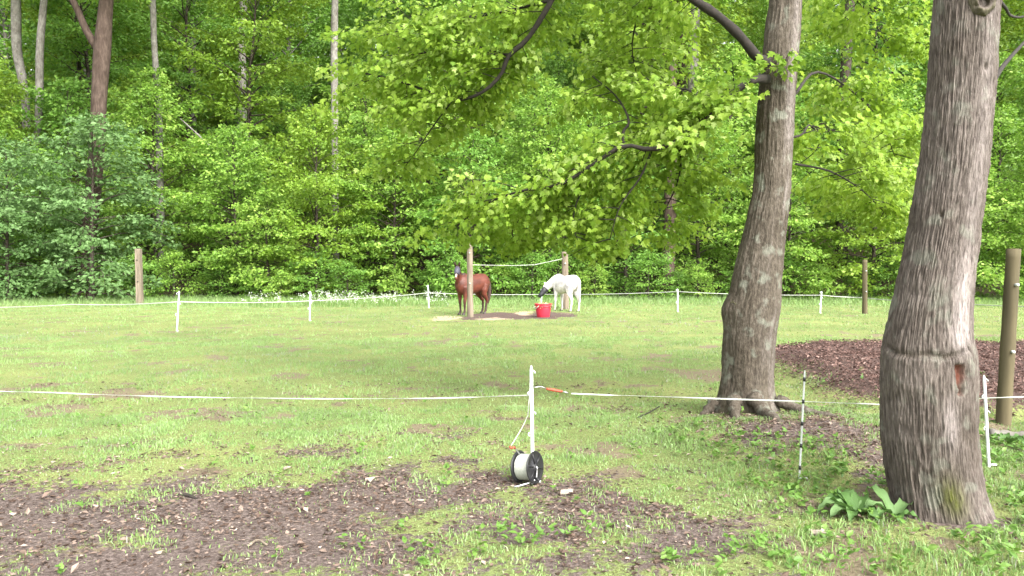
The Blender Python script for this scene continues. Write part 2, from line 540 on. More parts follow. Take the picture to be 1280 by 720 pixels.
gx = axis([(-220, -60, 10), (-60, -30, 2.0), (-30, -10, .5), (-10, -5.5, .16), (-5.5, 6.5, .075), (6.5, 11, .16), (11, 30, .5), (30, 60, 2.0), (60, 220, 10)])
gy = axis([(-60, -10, 5), (-10, 3, .8), (3, 9, .075), (9, 16, .14), (16, 44, .4), (44, 90, 1.2), (90, 260, 6)])
XX, YY = np.meshgrid(gx, gy)
xs, ys = XX.ravel(), YY.ravel()
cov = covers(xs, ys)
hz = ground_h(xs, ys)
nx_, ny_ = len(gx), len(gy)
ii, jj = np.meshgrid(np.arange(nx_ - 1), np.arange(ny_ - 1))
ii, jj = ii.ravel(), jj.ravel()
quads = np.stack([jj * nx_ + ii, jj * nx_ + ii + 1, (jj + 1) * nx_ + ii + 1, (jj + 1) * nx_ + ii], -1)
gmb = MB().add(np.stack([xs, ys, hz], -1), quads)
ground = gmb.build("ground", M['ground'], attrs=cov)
tag(ground, "mown green paddock with muddy front edge, rising to a wooded hillside", "ground", kind="structure")

def zg(x, y):
    return float(ground_h(np.array([x]), np.array([y]))[0])

# ------------------------------------------------------------------ leaves
LEAF2 = (np.array([[0, 0, 0], [.5, .30, .08], [1, 0, 0], [.5, -.30, .08]]), [np.array([[0, 2, 1], [0, 3, 2]])])
_mo = np.array([[0, 0], [.10, -.30], [.30, -.52], [.36, -.26], [.62, -.44], [.64, -.18], [1.0, 0], [.64, .18], [.62, .44], [.36, .26], [.30, .52], [.10, .30]])
MAPLE = (np.vstack([np.column_stack([_mo, .10 * np.abs(_mo[:, 1]) - .18 * (_mo[:, 0] - .4) ** 2]), [[.34, 0, 0]]]),
         [np.array([[12, i, (i + 1) % 12] for i in range(12)])])
_ov = np.array([[0, 0, 0], [.25, -.24, .05], [.6, -.22, .03], [1, 0, -.12], [.6, .22, .03], [.25, .24, .05], [.5, 0, 0]])
OVATE = (_ov, [np.array([[6, 0, 1], [6, 1, 2], [6, 2, 3], [6, 3, 4], [6, 4, 5], [6, 5, 0]])])

def leaves(mb, tmpl, pos, dirs, nors, size, var):
    """one copy of the leaf template at every pos"""
    pos = np.asarray(pos, float)
    n = len(pos)
    if n == 0:
        return
    X = unit(dirs)
    Z = unit(nors - X * np.sum(nors * X, -1, keepdims=True))
    Y = np.cross(Z, X)
    T, Fs = tmpl
    size = np.broadcast_to(np.asarray(size, float), (n,))
    V = pos[:, None, :] + size[:, None, None] * (T[None, :, 0:1] * X[:, None, :] + T[None, :, 1:2] * Y[:, None, :] + T[None, :, 2:3] * Z[:, None, :])
    off = (np.arange(n) * len(T))[:, None, None]
    mb.add(V.reshape(-1, 3), [(f[None] + off).reshape(-1, f.shape[1]) for f in Fs], np.repeat(np.broadcast_to(var, (n,)), len(T)))

def spray_leaves(mb, rng, a, b, nleaf, tmpl, size, lat, vert, outward, up=.6, out=.85, jit=.65, droop=0.0):
    """leaves in a flat spray about the twig a-b"""
    t = rng.random(nleaf) ** .8
    ax = unit(b - a)
    side = unit(np.cross(ax, [0, 0, 1]) + 1e-6)
    off = rng.normal(0, 1, nleaf) * lat * (1 - .4 * t)
    pos = a + np.outer(t, b - a) + off[:, None] * side + np.column_stack([np.zeros(nleaf), np.zeros(nleaf), rng.normal(0, vert, nleaf) - droop * np.abs(off)])
    dirs = ax * .7 + np.sign(off)[:, None] * side * .7 + rng.normal(0, .45, (nleaf, 3)) + [0, 0, -.25]
    nor = np.array([0, 0, up]) + outward * out + rng.normal(0, jit, (nleaf, 3))
    leaves(mb, tmpl, pos, dirs, nor, size * rng.uniform(.5, 1.25, nleaf), np.clip(rng.normal(.5, .17, nleaf) + rng.normal(0, .16), 0, 1))

def gen_tree(seed, H, cb, R, nb, leaf, dens, prof, trunk_r, droop=.25, elev=(.15, .9), lean=(0, 0), top_trunk=.25, gap=.0):
    """returns (trunk builder, crown builder) with the foot at the origin"""
    rng = np.random.default_rng(seed)
    wood, crown = MB(), MB()
    tz = np.linspace(-.3, H * .97, 14)
    wob = np.cumsum(rng.normal(0, .05 * H / 14, (14, 2)), 0)
    tp = np.column_stack([wob[:, 0] + lean[0] * tz / H, wob[:, 1] + lean[1] * tz / H, tz])
    wood.add(*tube(tp, trunk_r * (1 - (1 - top_trunk * .3) * np.clip(tz / H, 0, 1)) + trunk_r * .4 * np.exp(-np.maximum(tz, 0) / .5), 9))
    for i in range(nb):
        t = (i + rng.random()) / nb
        z = cb + (H - cb) * t
        az = i * 2.399 + rng.normal(0, .35)
        L = R * prof(t) * rng.uniform(.6, 1.15)
        if L < .25:
            continue
        base = np.array([np.interp(z, tz, tp[:, 0]), np.interp(z, tz, tp[:, 1]), z])
        el = elev[0] + (elev[1] - elev[0]) * t + rng.normal(0, .12)
        hd = np.array([math.cos(az), math.sin(az), 0])
        d = hd * math.cos(el) + np.array([0, 0, math.sin(el)])
        pts = [base]
        k = 6
        for q in range(k):
            d = unit(d + np.array([rng.normal(0, .10), rng.normal(0, .10), -droop * (q + 1) / k]))
            pts.append(pts[-1] + d * L / k)
        pts = np.array(pts)
        br = max(.012, trunk_r * .35 * (1 - .7 * t)) * min(1, L / R + .3)
        wood.add(*tube(pts, np.linspace(br, .006, k + 1), 4, cap=False))
        ns = max(3, int(L / .34))
        for j in range(ns):
            u = .22 + .78 * (j + rng.random()) / ns
            if rng.random() < gap:
                continue
            q = u * k
            qi = min(int(q), k - 1)
            a = pts[qi] + (pts[qi + 1] - pts[qi]) * (q - qi)
            sgn = 1 if j % 2 else -1
            ang = az + sgn * rng.uniform(.5, 1.2)
            l2 = L * .46 * (1.15 - .75 * u) * rng.uniform(.6, 1.2) + .15
            b = a + np.array([math.cos(ang), math.sin(ang), rng.uniform(-.28, .12)]) * l2
            nl = int(dens * l2 / leaf * rng.uniform(.5, 1.3)) + 3
            spray_leaves(crown, rng, a, b, nl, LEAF2, leaf, .10 + .17 * l2, .05 + .045 * l2, hd, droop=.15)
        nl = int(dens * .5 * L / leaf)
        spray_leaves(crown, rng, pts[3], pts[-1] + (pts[-1] - pts[-2]) * .4, nl, LEAF2, leaf, .14, .05, hd)
    return wood, crown

# prototypes: (trunk mesh, crown mesh)
def pr_edge(t):
    return (1 - t ** 2.3) ** .65 * (.60 + .40 * min(1, t / .3))
def pr_tall(t):
    return math.sin(math.pi * (.12 + .86 * t)) ** .7
PROTO = {}
def proto(key, *a, **k):
    w, c = gen_tree(*a, **k)
    PROTO[key] = (w.mesh("trunk", M['bark_dark']), c.mesh("crown", M['leaf_wood'], smooth=False))
proto('edge_a', 1, 9.0, .5, 3.6, 74, .20, 5.2, pr_edge, .13, droop=.22, elev=(.1, 1.2))
proto('edge_b', 2, 7.6, .35, 3.5, 62, .20, 5.2, pr_edge, .11, droop=.30, elev=(.1, 1.15))
proto('edge_c', 3, 11.0, .7, 4.0, 84, .20, 5.2, pr_edge, .15, droop=.2, elev=(.1, 1.25))
proto('edge_d', 4, 6.0, .25, 3.0, 52, .18, 5.2, pr_edge, .09, droop=.3, elev=(.1, 1.2))
proto('shrub', 5, 2.5, .08, 1.8, 36, .14, 5.0, pr_edge, .05, elev=(.3, 1.2))
proto('tall_a', 6, 23, 7.0, 5.2, 64, .27, 4.6, pr_tall, .26, elev=(.4, 1.2), droop=.2)
proto('tall_b', 7, 20, 5.0, 4.8, 60, .27, 4.6, pr_tall, .22, elev=(.4, 1.2), droop=.2)
proto('tall_c', 8, 25, 3.0, 5.6, 84, .29, 4.6, pr_tall, .27, elev=(.4, 1.2), droop=.2)
proto('far', 9, 24, 1.5, 6.2, 80, .34, 4.0, pr_tall, .27, elev=(.4, 1.2), droop=.2)

def set_mat(o, mat):
    o.material_slots[0].link = 'OBJECT'
    o.material_slots[0].material = mat

def place_tree(key, x, y, s, rz, leafmat, label, group, name="woodland_tree", bark=None, sz=None, cat="tree"):
    root = empty(name, (x, y, zg(x, y) - .05), rz)
    root.scale = (s, s, sz or s)
    t = link("trunk", PROTO[key][0], root)
    c = link("crown", PROTO[key][1], root)
    set_mat(c, M[leafmat])
    if bark:
        set_mat(t, M[bark])
    c["kind"] = "stuff"
    tag(root, label, cat, group)
    return root

rng = np.random.default_rng(77)
# front row at the edge of the paddock
EDGE = [(-34, 41, 'edge_a', 1.0, 'leaf_deep'), (-30, 43.5, 'edge_c', 1.0, 'leaf_wood'), (-25.5, 41.5, 'edge_b', 1.0, 'leaf_deep'),
        (-15.2, 42.2, 'edge_a', 1.0, 'leaf_wood'), (-10.5, 41.5, 'edge_c', .95, 'leaf_yellow'), (-6.5, 42.5, 'edge_a', 1.0, 'leaf_wood'),
        (-12.8, 40.3, 'edge_d', 1.0, 'leaf_wood'), (-2.2, 41.2, 'edge_b', 1.1, 'leaf_deep'), (2.0, 43, 'edge_c', 1.0, 'leaf_wood'), (6.2, 42, 'edge_a', .9, 'leaf_deep'),
        (10.3, 42.8, 'edge_c', .95, 'leaf_wood'), (14.5, 40.5, 'edge_b', 1.05, 'leaf_wood'), (18.4, 39.2, 'edge_a', 1.0, 'leaf_yellow'), (22.8, 38.5, 'edge_d', 1.15, 'leaf_wood'),
        (27, 38, 'edge_c', .95, 'leaf_wood'), (31.5, 39, 'edge_a', 1.0, 'leaf_deep')]
EDGE_WHERE = ["beyond the left edge of the picture", "at the far left, behind the bluish-green tree", "left behind the bluish-green tree", "right of the square timber post",
              "behind the near end of the far tape", "behind the wildflowers", "low in front, between square timber post and wildflowers", "behind the chestnut horse",
              "behind the red tub", "behind the white pony", "just right of the dark low trunk", "left behind the maple trunk", "right behind the maple trunk",
              "behind the short round timber post", "right behind the furrowed trunk", "beyond the right edge of the picture"]
for (x, y, k, s, lm), where in zip(EDGE, EDGE_WHERE):
    place_tree(k, x, y, s * rng.uniform(.93, 1.07), rng.uniform(0, 6.28), lm,
               "leafy tree of the wood's edge, " + where, "trees along the wood's edge", name="edge_tree")
blue = place_tree('edge_b', P(112, 300, 38.2)[0], 38.2, 1.2, 1.0, 'leaf_blue', "bluish-green spreading tree left of the square timber post at the wood's edge", None, name="dogwood_tree")
place_tree('edge_b', P(8, 300, 38.0)[0], 38.0, 1.05, 2.6, 'leaf_blue', "bluish-green spreading tree at the very left edge of the picture", None, name="dogwood_tree")
# second and third rows, up the slope
for r, (y0, n, x0, x1, keys, s0) in enumerate([(47.5, 13, -36, 38, ('edge_c', 'edge_a'), 1.15), (53.5, 12, -42, 42, ('edge_c', 'tall_b'), 1.1), (61, 12, -46, 48, ('edge_c', 'tall_c', 'tall_a'), 1.0)]):
    for i in range(n):
        x = x0 + (x1 - x0) * (i + .5) / n + rng.uniform(-1.6, 1.6)
        y = y0 + rng.uniform(-2, 2)
        place_tree(keys[i % len(keys)], x, y, s0 * rng.uniform(.85, 1.15), rng.uniform(0, 6.28), ['leaf_wood', 'leaf_yellow', 'leaf_wood', 'leaf_deep'][int(rng.integers(4))],
                   "green leafy tree on the slope behind the edge of the wood", "trees on the lower slope of the wood", name="slope_tree")
for (y0, n, x0, x1, s0) in [(73, 15, -58, 60, 1.0), (86, 15, -70, 72, 1.1), (102, 16, -82, 84, 1.2), (120, 18, -98, 100, 1.4)]:
    for i in range(n):
        x = x0 + (x1 - x0) * (i + .5) / n + rng.uniform(-2, 2)
        place_tree(['far', 'tall_c', 'far', 'far'][(i * 3) % 4], x, y0 + rng.uniform(-3, 3), s0 * rng.uniform(.9, 1.15), rng.uniform(0, 6.28), ['leaf_wood', 'leaf_yellow', 'leaf_deep'][int(rng.integers(3))],
                   "tall hazy tree high on the wooded hillside", "tall trees high on the hillside", name="hillside_tree", bark='bark_grey')
for x, y in ((-37, 80), (-41, 92), (-33, 95), (-30, 84), (-46, 86), (28, 82), (8, 80), (5, 93), (11, 92)):
    place_tree('far', x, y, 1.15, x * 1.3, 'leaf_wood', "tall hazy tree high on the wooded hillside", "tall trees high on the hillside", name="hillside_tree", bark='bark_grey')
# low shrubs that close the foot of the wood
for i in range(34):
    x = -31 + 62 * (i + .5) / 34 + rng.uniform(-.6, .6)
    y = 39.3 + rng.uniform(-.5, 1.6) - (1.2 if x > 15 else 0)
    place_tree('shrub', x, y, rng.uniform(.55, 1.05), rng.uniform(0, 6.28), ['leaf_deep', 'leaf_wood', 'leaf_deep'][i % 3],
               "low leafy shrub at the foot of the wood's edge", "shrubs at the foot of the wood", name="edge_shrub", cat="shrub")

# trees whose trunks show one by one
def trunk_tree(name, label, pts, Y, bark, crown_key='tall_b', leafmat='leaf_wood', fork=None, crown=True, ivy=False):
    """pts: (px, py, width px) seen up the trunk at distance Y, top last"""
    w = np.array([[*P(a, b, Y), c * Y / F_PX / 2] for a, b, c in pts])
    x0, y0 = w[0][0] - (w[-1][0] - w[0][0]) * .05, Y
    g = zg(x0, y0)
    if w[0][2] > g + .2:
        w = np.vstack([[x0, y0, g - .3, w[0][3] * 1.25], w])
    dirv = unit(w[-1][:3] - w[-2][:3])
    top = w[-1][:3] + dirv * 7
    w = np.vstack([w, [*top, w[-1][3] * .55]])
    root = empty(name, (x0, y0, g))
    mb = MB()
    sp = smooth_path(w, 22)
    mb.add(*tube(sp[:, :3] - [x0, y0, g], sp[:, 3], 12))
    mb.build("trunk", M[bark], root)
    if fork:
        f = np.array([[*P(a, b, Y), c * Y / F_PX / 2] for a, b, c in fork])
        d2 = unit(f[-1][:3] - f[-2][:3])
        f = np.vstack([f, [*(f[-1][:3] + d2 * 5), f[-1][3] * .5]])
        sp = smooth_path(f, 14)
        MB().add(*tube(sp[:, :3] - [x0, y0, g], sp[:, 3], 9)).build("limb", M[bark], root)
    if ivy:
        r2 = np.random.default_rng(5)
        mv = MB()
        n = 900
        t = r2.random(n)
        sp = smooth_path(w, 40)
        c = np.array([np.interp(t * 39, np.arange(40), sp[:, q]) for q in range(4)]).T
        a = r2.random(n) * 6.283
        o = np.column_stack([np.cos(a), np.sin(a), np.zeros(n)])
        leaves(mv, LEAF2, c[:, :3] - [x0, y0, g] + o * (c[:, 3:4] + r2.random((n, 1)) * .18), r2.normal(0, 1, (n, 3)) + [0, 0, -1], o + r2.normal(0, .4, (n, 3)), .22, r2.random(n) * .5)
        tag(mv.build("ivy", M['leaf_deep'], root, smooth=False), kind="stuff")
    if crown:
        c = link("crown", PROTO[crown_key][1], root)
        c.location = (top[0] - x0, top[1] - y0, top[2] - g - 12)
        set_mat(c, M[leafmat])
        c["kind"] = "stuff"
    tag(root, label, "tree")
    return root

trunk_tree("forked_tree", "reddish-brown forked trunk rising behind the bluish-green tree", [(103, 350, 21), (112, 280, 19), (120, 200, 18), (124, 120, 18), (128, 60, 20), (133, 0, 16)], 40.5, 'bark_brown',
           fork=[(122, 62, 10), (108, 38, 9), (98, 15, 8), (88, -6, 8)])
trunk_tree("grey_tree", "pale grey trunk with a crook near the upper left corner of the photo", [(33, 150, 9), (28, 100, 10), (21, 60, 11), (20, 0, 11)], 50, 'bark_grey')
trunk_tree("grey_tree", "slim pale grey trunk just left of the reddish-brown forked trunk", [(46, 200, 8), (49, 130, 9), (50, 60, 9), (55, 0, 8)], 48, 'bark_grey')
trunk_tree("slender_tree", "thin mottled grey trunk just right of the reddish-brown forked trunk", [(200, 235, 9), (198, 130, 8), (193, 60, 7), (191, 0, 7)], 46, 'bark_grey')
trunk_tree("grey_tree", "pale slanting trunk far up the slope between forked trunk and straight pale trunk", [(240, 60, 9), (244, 20, 9), (248, -10, 9)], 66, 'bark_grey')
trunk_tree("grey_tree", "pinkish grey trunk far up the slope, next left of the straight pale trunk", [(302, 50, 10), (304, 10, 10), (305, -10, 10)], 68, 'bark_grey')
trunk_tree("pale_tree", "straight pale trunk standing alone above the left middle foliage", [(419, 220, 8), (418, 100, 9), (418, 40, 9), (419, -10, 8)], 46, 'bark_grey')
trunk_tree("brown_tree", "brownish trunk, left of the pair seen below the maple's rising limb", [(852, 110, 13), (850, 60, 14), (849, 0, 14)], 52, 'bark_brown')
trunk_tree("pale_tree", "pale grey trunk, right of the pair seen below the maple's rising limb", [(866, 120, 13), (867, 60, 13), (869, 0, 12)], 50, 'bark_grey')
trunk_tree("ivy_tree", "dark ivy-clad trunk between the two big near trunks", [(1054, 150, 13), (1057, 90, 13), (1060, 30, 13), (1062, -10, 13)], 47, 'bark_dark', ivy=True)
trunk_tree("dark_tree", "dark trunk low at the wood's edge right of the white pony", [(833, 385, 18), (835, 330, 17), (837, 290, 16), (838, 240, 15)], 41.2, 'bark_brown', crown=False)
fb = MB()
sp = smooth_path(np.array([P(225, 148, 45), P(245, 166, 44.6), P(266, 186, 44.3)]), 8)
fb.add(*tube(sp, np.linspace(.035, .06, 8), 8))
tag(fb.build("fallen_branch", M['bark_grey']), "pale bare broken branch caught in the foliage right of the thin grey trunk", "branch")

# ------------------------------------------------------------------ the two big near trees
def big_trunk(outline, Y, base_py, bark_fn, name, label, bark, nseg=240, dz=.018, top_z=11.0):
    o = np.array([[*P((l + r) / 2, py, Y), (r - l) / 2 * Y / F_PX * math.cos(math.atan(((l + r) / 2 - CX) / F_PX)) * 1.01] for py, l, r in outline])
    o = o[np.argsort(o[:, 2])]
    foot = o[0]
    root = empty(name, (foot[0], Y, zg(foot[0], Y)))
    gz = zg(foot[0], Y)
    z_hi = o[-1][2]
    zs = np.concatenate([np.arange(-.25, z_hi + .3, dz), np.arange(z_hi + .35, top_z, .18)])
    zo = o[:, 2]
    def ex(col):
        v = np.interp(zs, zo, o[:, col])
        k = (o[-1][col] - o[-3][col]) / (zo[-1] - zo[-3])
        hi = zs > zo[-1]
        v[hi] = o[-1][col] + k * (zs[hi] - zo[-1]) * np.exp(-(zs[hi] - zo[-1]) / 6)
        return v
    cx = ex(0)
    rr = np.maximum(ex(3), .08)
    for arr in (cx, rr):
        ker = np.ones(7) / 7
        nn = int(np.sum(zs < z_hi))
        arr[3:nn - 3] = np.convolve(arr[:nn], ker, 'valid')
    th = np.linspace(0, 2 * math.pi, nseg, endpoint=False)
    TH, ZZ = np.meshgrid(th, zs)
    RR = np.repeat(rr[:, None], nseg, 1)
    R2, attrs = bark_fn(TH, ZZ, RR)
    X = cx[:, None] + R2 * np.cos(TH) - foot[0]
    Yv = R2 * np.sin(TH)
    V = np.stack([X, Yv, ZZ - gz], -1).reshape(-1, 3)
    n = len(zs)
    i = np.arange(n - 1)[:, None] * nseg
    j = np.arange(nseg)[None]
    k = (j + 1) % nseg
    Q = np.stack([i + j, i + k, i + nseg + k, i + nseg + j], -1).reshape(-1, 4)
    mb = MB().add(V, [Q], attrs.pop('var').ravel())
    mb.build("trunk", bark, root, attrs={k: v.ravel() for k, v in attrs.items()})
    tag(root, label, "tree")
    cen = lambda z: np.array([np.interp(z, zs, cx), Y, z])
    rad = lambda z: float(np.interp(z, zs, rr))
    return root, cen, rad, gz

def py_z(py, Y):
    return P(640, py, Y)[2]

# maple (the left one): fairly tight bark, stains down the left, root flare
YA = 8.15
OUT_A = [(0, 962, 1002), (34, 957, 1000), (67, 953, 997), (100, 950, 995), (134, 947, 993), (200, 944, 990), (242, 940, 988), (300, 927, 981), (364, 912, 976), (385, 906, 975),
         (420, 904, 969), (470, 902, 966), (490, 899, 967), (508, 894, 971), (525, 887, 978), (540, 882, 984)]
OUT_A.sort(key=lambda t: t[0])
def bark_a(TH, ZZ, RR):
    TH = (TH + math.radians(17.5)) % (2 * math.pi)
    c, s = np.cos(TH), np.sin(TH)
    f = fbm(c * 9, s * 9, ZZ * 4.5, seed=61, octs=4)
    f2 = fbm(c * 34, s * 34, ZZ * 14, seed=63, octs=3)
    lump = fbm(c * 1.5, s * 1.5, ZZ * 1.3, seed=65, octs=3) - .5
    z0 = py_z(540, YA)
    fl = np.exp(-np.maximum(ZZ - z0, 0) / .16)
    lobes = .5 + .5 * np.cos(TH * 5 + .9 + np.sin(TH * 2) * .8)
    R = RR * (1 + lump * .10) + fl * (.10 * lobes - .03) + (f - .5) * .028 + (f2 - .5) * .014
    # healed branch collar on the left, low
    zc = py_z(385, YA)
    d = ((TH - math.radians(205)) / .5) ** 2 + ((ZZ - zc) / .12) ** 2
    R = R + .045 * np.exp(-d)
    front_l = np.exp(-((TH - math.radians(215)) / .7) ** 2)
    stain_recess = front_l * (sstep(py_z(260, YA), py_z(200, YA), ZZ) * (1 - sstep(py_z(80, YA), py_z(30, YA), ZZ))) * sstep(.35, .6, fbm(c * 3, s * 3, ZZ * 2, seed=67))
    moss = fl * .9 * sstep(.42, .6, fbm(c * 4, s * 4, ZZ * 6, seed=69))
    pale = np.exp(-((TH - math.radians(320)) / .35) ** 2) * .35 * sstep(.4, .65, fbm(c * 3, s * 3, ZZ * 1.2, seed=70))  # right flank coloured paler, as the side the light falls on
    return R, dict(var=np.clip((f * .6 + f2 * .4) * 1.5 - .25, 0, 1), moss=moss, stain_recess=stain_recess * .85, wound=TH * 0, pale=pale)
maple, cenA, radA, gA = big_trunk(OUT_A, YA, 540, bark_a, "maple_tree", "big leaning maple with limbs over the paddock, left of the two near trees", M['bark_a'], top_z=12)

# surface roots of the maple
def ground_root(root, g, base, pts, r0, mat):
    p = [np.array([x, y, ground_h(np.array([x]), np.array([y]))[0] + dz]) for x, y, dz in pts]
    sp = smooth_path(np.array(p), 14)
    rr = np.linspace(r0, r0 * .35, 14) * (1 + .18 * np.sin(np.arange(14) * 1.9))
    MB().add(*tube(sp - np.array(root.location), rr, 10)).build("root", mat, root)
fx, fy = cenA(.1)[0], YA
for pts, r0 in [([(fx - .02, fy - .30, .16), (fx + .03, fy - .46, .05), (fx + .06, fy - .75, .0), (fx + .10, fy - 1.05, -.06)], .085),
                ([(fx - .20, fy - .26, .14), (fx - .26, fy - .5, .03), (fx - .29, fy - .75, -.06)], .075),
                ([(fx + .28, fy - .15, .12), (fx + .5, fy - .35, .02), (fx + .72, fy - .6, -.01), (fx + .95, fy - .95, -.06)], .06),
                ([(fx - .33, fy - .0, .10), (fx - .46, fy - .08, .0), (fx - .58, fy - .2, -.07)], .07),
                ([(fx + .3, fy + .2, .1), (fx + .45, fy + .25, 0), (fx + .6, fy + .25, -.07)], .06)]:
    ground_root(maple, gA, None, pts, r0, M['bark_a'])

# furrowed tree (the right one): deep vertical ridges, a healed ring scar, a red-brown cavity, knots, moss
YB = 5.05
OUT_B = [(0, 1165, 1252), (50, 1161, 1249), (100, 1158, 1246), (150, 1153, 1242), (200, 1147, 1238), (250, 1139, 1231), (300, 1130, 1225), (350, 1119, 1219), (400, 1108, 1216), (430, 1101, 1219), (445, 1098, 1223),
         (480, 1097, 1224), (540, 1098, 1224), (580, 1102, 1228), (605, 1105, 1233), (625, 1107, 1240), (645, 1106, 1250), (660, 1102, 1256)]
def bark_b(TH, ZZ, RR):
    TH = (TH + math.radians(28.7)) % (2 * math.pi)
    c, s = np.cos(TH), np.sin(TH)
    warp = fbm(c * 2, s * 2, ZZ * 2.2, seed=70, octs=3)
    f = fbm(c * 27 + warp * 1.6, s * 27 + warp * 1.3, ZZ * 4.5, seed=71, octs=2)
    rid = 1 - np.abs(2 * f - 1)
    rid = np.clip((rid - .45) / .55, 0, 1)
    f2 = fbm(c * 42, s * 42, ZZ * 22, seed=73, octs=2)
    lump = fbm(c * 1.4, s * 1.4, ZZ * 1.1, seed=75, octs=3) - .5
    px_mid = lambda z: z
    zs1 = py_z(436, YB)
    scar_z = zs1 - .03 * np.sin(TH * 3 + 1) + .03 * (fbm(c * 4, s * 4, 0, seed=77) - .5) - .05 * np.exp(-((TH - math.radians(300)) / .3) ** 2)
    front = np.exp(-((TH - math.radians(265)) / 1.0) ** 4)
    groove = np.exp(-((ZZ - scar_z) / .016) ** 2) * front
    smoothz = front * np.exp(-((TH - math.radians(240)) / .75) ** 4) * sstep(zs1 - .34, zs1 - .22, ZZ) * (1 - sstep(zs1 - .02, zs1, ZZ))
    z0 = py_z(650, YB)
    fl = np.exp(-np.maximum(ZZ - z0, 0) / .13)
    lobes = .5 + .5 * np.cos(TH * 4 + 2.2 + np.sin(TH * 3) * .5)
    amp = .0105 * (1 - .7 * smoothz)
    R = RR * (.985 + lump * .05) - rid * amp + (f2 - .5) * .016 + fl * (.06 * lobes - .035) - groove * .03 + smoothz * .012
    zc0, zc1 = py_z(488, YB), py_z(450, YB)
    cw = fbm(ZZ * 14, TH * 3, 2.0, seed=96, octs=3) - .5
    cav = np.exp(-((TH - math.radians(311) + cw * .16) / (.06 + .05 * sstep(zc0, zc1, ZZ))) ** 4) * sstep(zc0, zc0 + .025, ZZ) * (1 - sstep(zc1 - .015, zc1 + .01, ZZ))
    R = R - cav * .055
    # a raised lip right of the cavity
    R = R + .018 * np.exp(-((TH - math.radians(326)) / .09) ** 2 - ((ZZ - py_z(455, YB)) / .2) ** 2)
    crack = np.exp(-((TH - math.radians(333) - (ZZ - py_z(438, YB)) * -1.8) / .05) ** 2) * np.exp(-((ZZ - py_z(436, YB)) / .05) ** 2)
    R = R - crack * .035
    hole = np.exp(-((TH - math.radians(263)) / .05) ** 2 - ((ZZ - py_z(271, YB)) / .018) ** 2) + .9 * np.exp(-((TH - math.radians(312)) / .07) ** 2 - ((ZZ - py_z(92, YB)) / .022) ** 2)
    R = R - hole * .03
    moss = np.exp(-((TH - math.radians(288)) / .28) ** 2 - ((ZZ - py_z(608, YB)) / .12) ** 2) * 1.1
    pale = np.exp(-((TH - math.radians(318)) / .30) ** 2) * (.85 * sstep(py_z(450, YB), py_z(415, YB), ZZ) * (1 - .65 * sstep(py_z(380, YB), py_z(300, YB), ZZ)))  # highlight of the sunward right side, put into the bark colour
    pale = pale + .7 * np.exp(-((TH - math.radians(296)) / .16) ** 2 - ((ZZ - py_z(520, YB)) / .13) ** 2)
    stain_recess = np.clip(hole * 1.0 + groove * .8 + crack + cav * np.exp(-((TH - math.radians(304)) / .05) ** 2), 0, 1)  # holes, scar groove, crack and cavity edge are coloured darker
    var = np.clip(.95 - rid * .95 + (f2 - .5) * .4, 0, 1)
    var = var * (1 - smoothz) + smoothz * (.45 + (f2 - .5) * .9)
    return R, dict(var=var, moss=moss, stain_recess=stain_recess, wound=np.clip(cav * 1.2, 0, 1), pale=pale)
furrow, cenB, radB, gB = big_trunk(OUT_B, YB, 645, bark_b, "furrowed_tree", "thick furrowed tree with ring scar and red cavity, right of the two near trees", M['bark_b'], top_z=10, nseg=420, dz=.016)

def knot(root, cen, rad, ang, py, Y, size, mat):
    """a healed branch stub: a lumpy collar round a dark hollow"""
    z = py_z(py, Y)
    c = cen(z)
    o = np.array([math.cos(ang), math.sin(ang), 0])
    side = np.array([-o[1], o[0], 0])
    u, v = np.meshgrid(np.linspace(0, 2 * math.pi, 37)[:-1], np.linspace(0, 1, 13))
    rr = np.interp(v, [0, .25, .55, .75, .9, 1], [1.3, 1.15, .85, .5, .34, .05])
    ph = np.interp(v, [0, .25, .55, .75, .9, 1], [-.5, .15, .55, .30, -.2, -.35])
    n = fbm(np.cos(u) * rr * 2.4, np.sin(u) * rr * 2.4, py * .1, seed=95, octs=3) - .5
    rr = rr * (1 + .5 * n)
    ph = ph + n * .9 * (1 - np.abs(2 * v - 1))
    V = c + (rad(z) - .01 + ph.ravel() * size)[:, None] * o + (np.cos(u) * rr * size).ravel()[:, None] * side + (np.sin(u) * rr * size).ravel()[:, None] * np.array([0, 0, 1.0])
    i = np.arange(12)[:, None] * 36
    j = np.arange(36)[None]
    k = (j + 1) % 36
    Q = np.stack([i + j, i + k, i + 36 + k, i + 36 + j], -1).reshape(-1, 4)
    MB().add(V - np.array(root.location), [Q], np.where(v.ravel() > .7, .0, .8)).build("knot", mat, root, attrs=dict(stain_recess=sstep(.66, .8, v.ravel()), moss=.35 * (v.ravel() < .6)))  # inside of the hollow coloured darker than the collar
knot(furrow, cenB, radB, math.radians(296 - 28), 16, YB, .066, M['bark_b'])
knot(maple, cenA, radA, math.radians(225 - 17), 382, YA, .05, M['bark_a'])

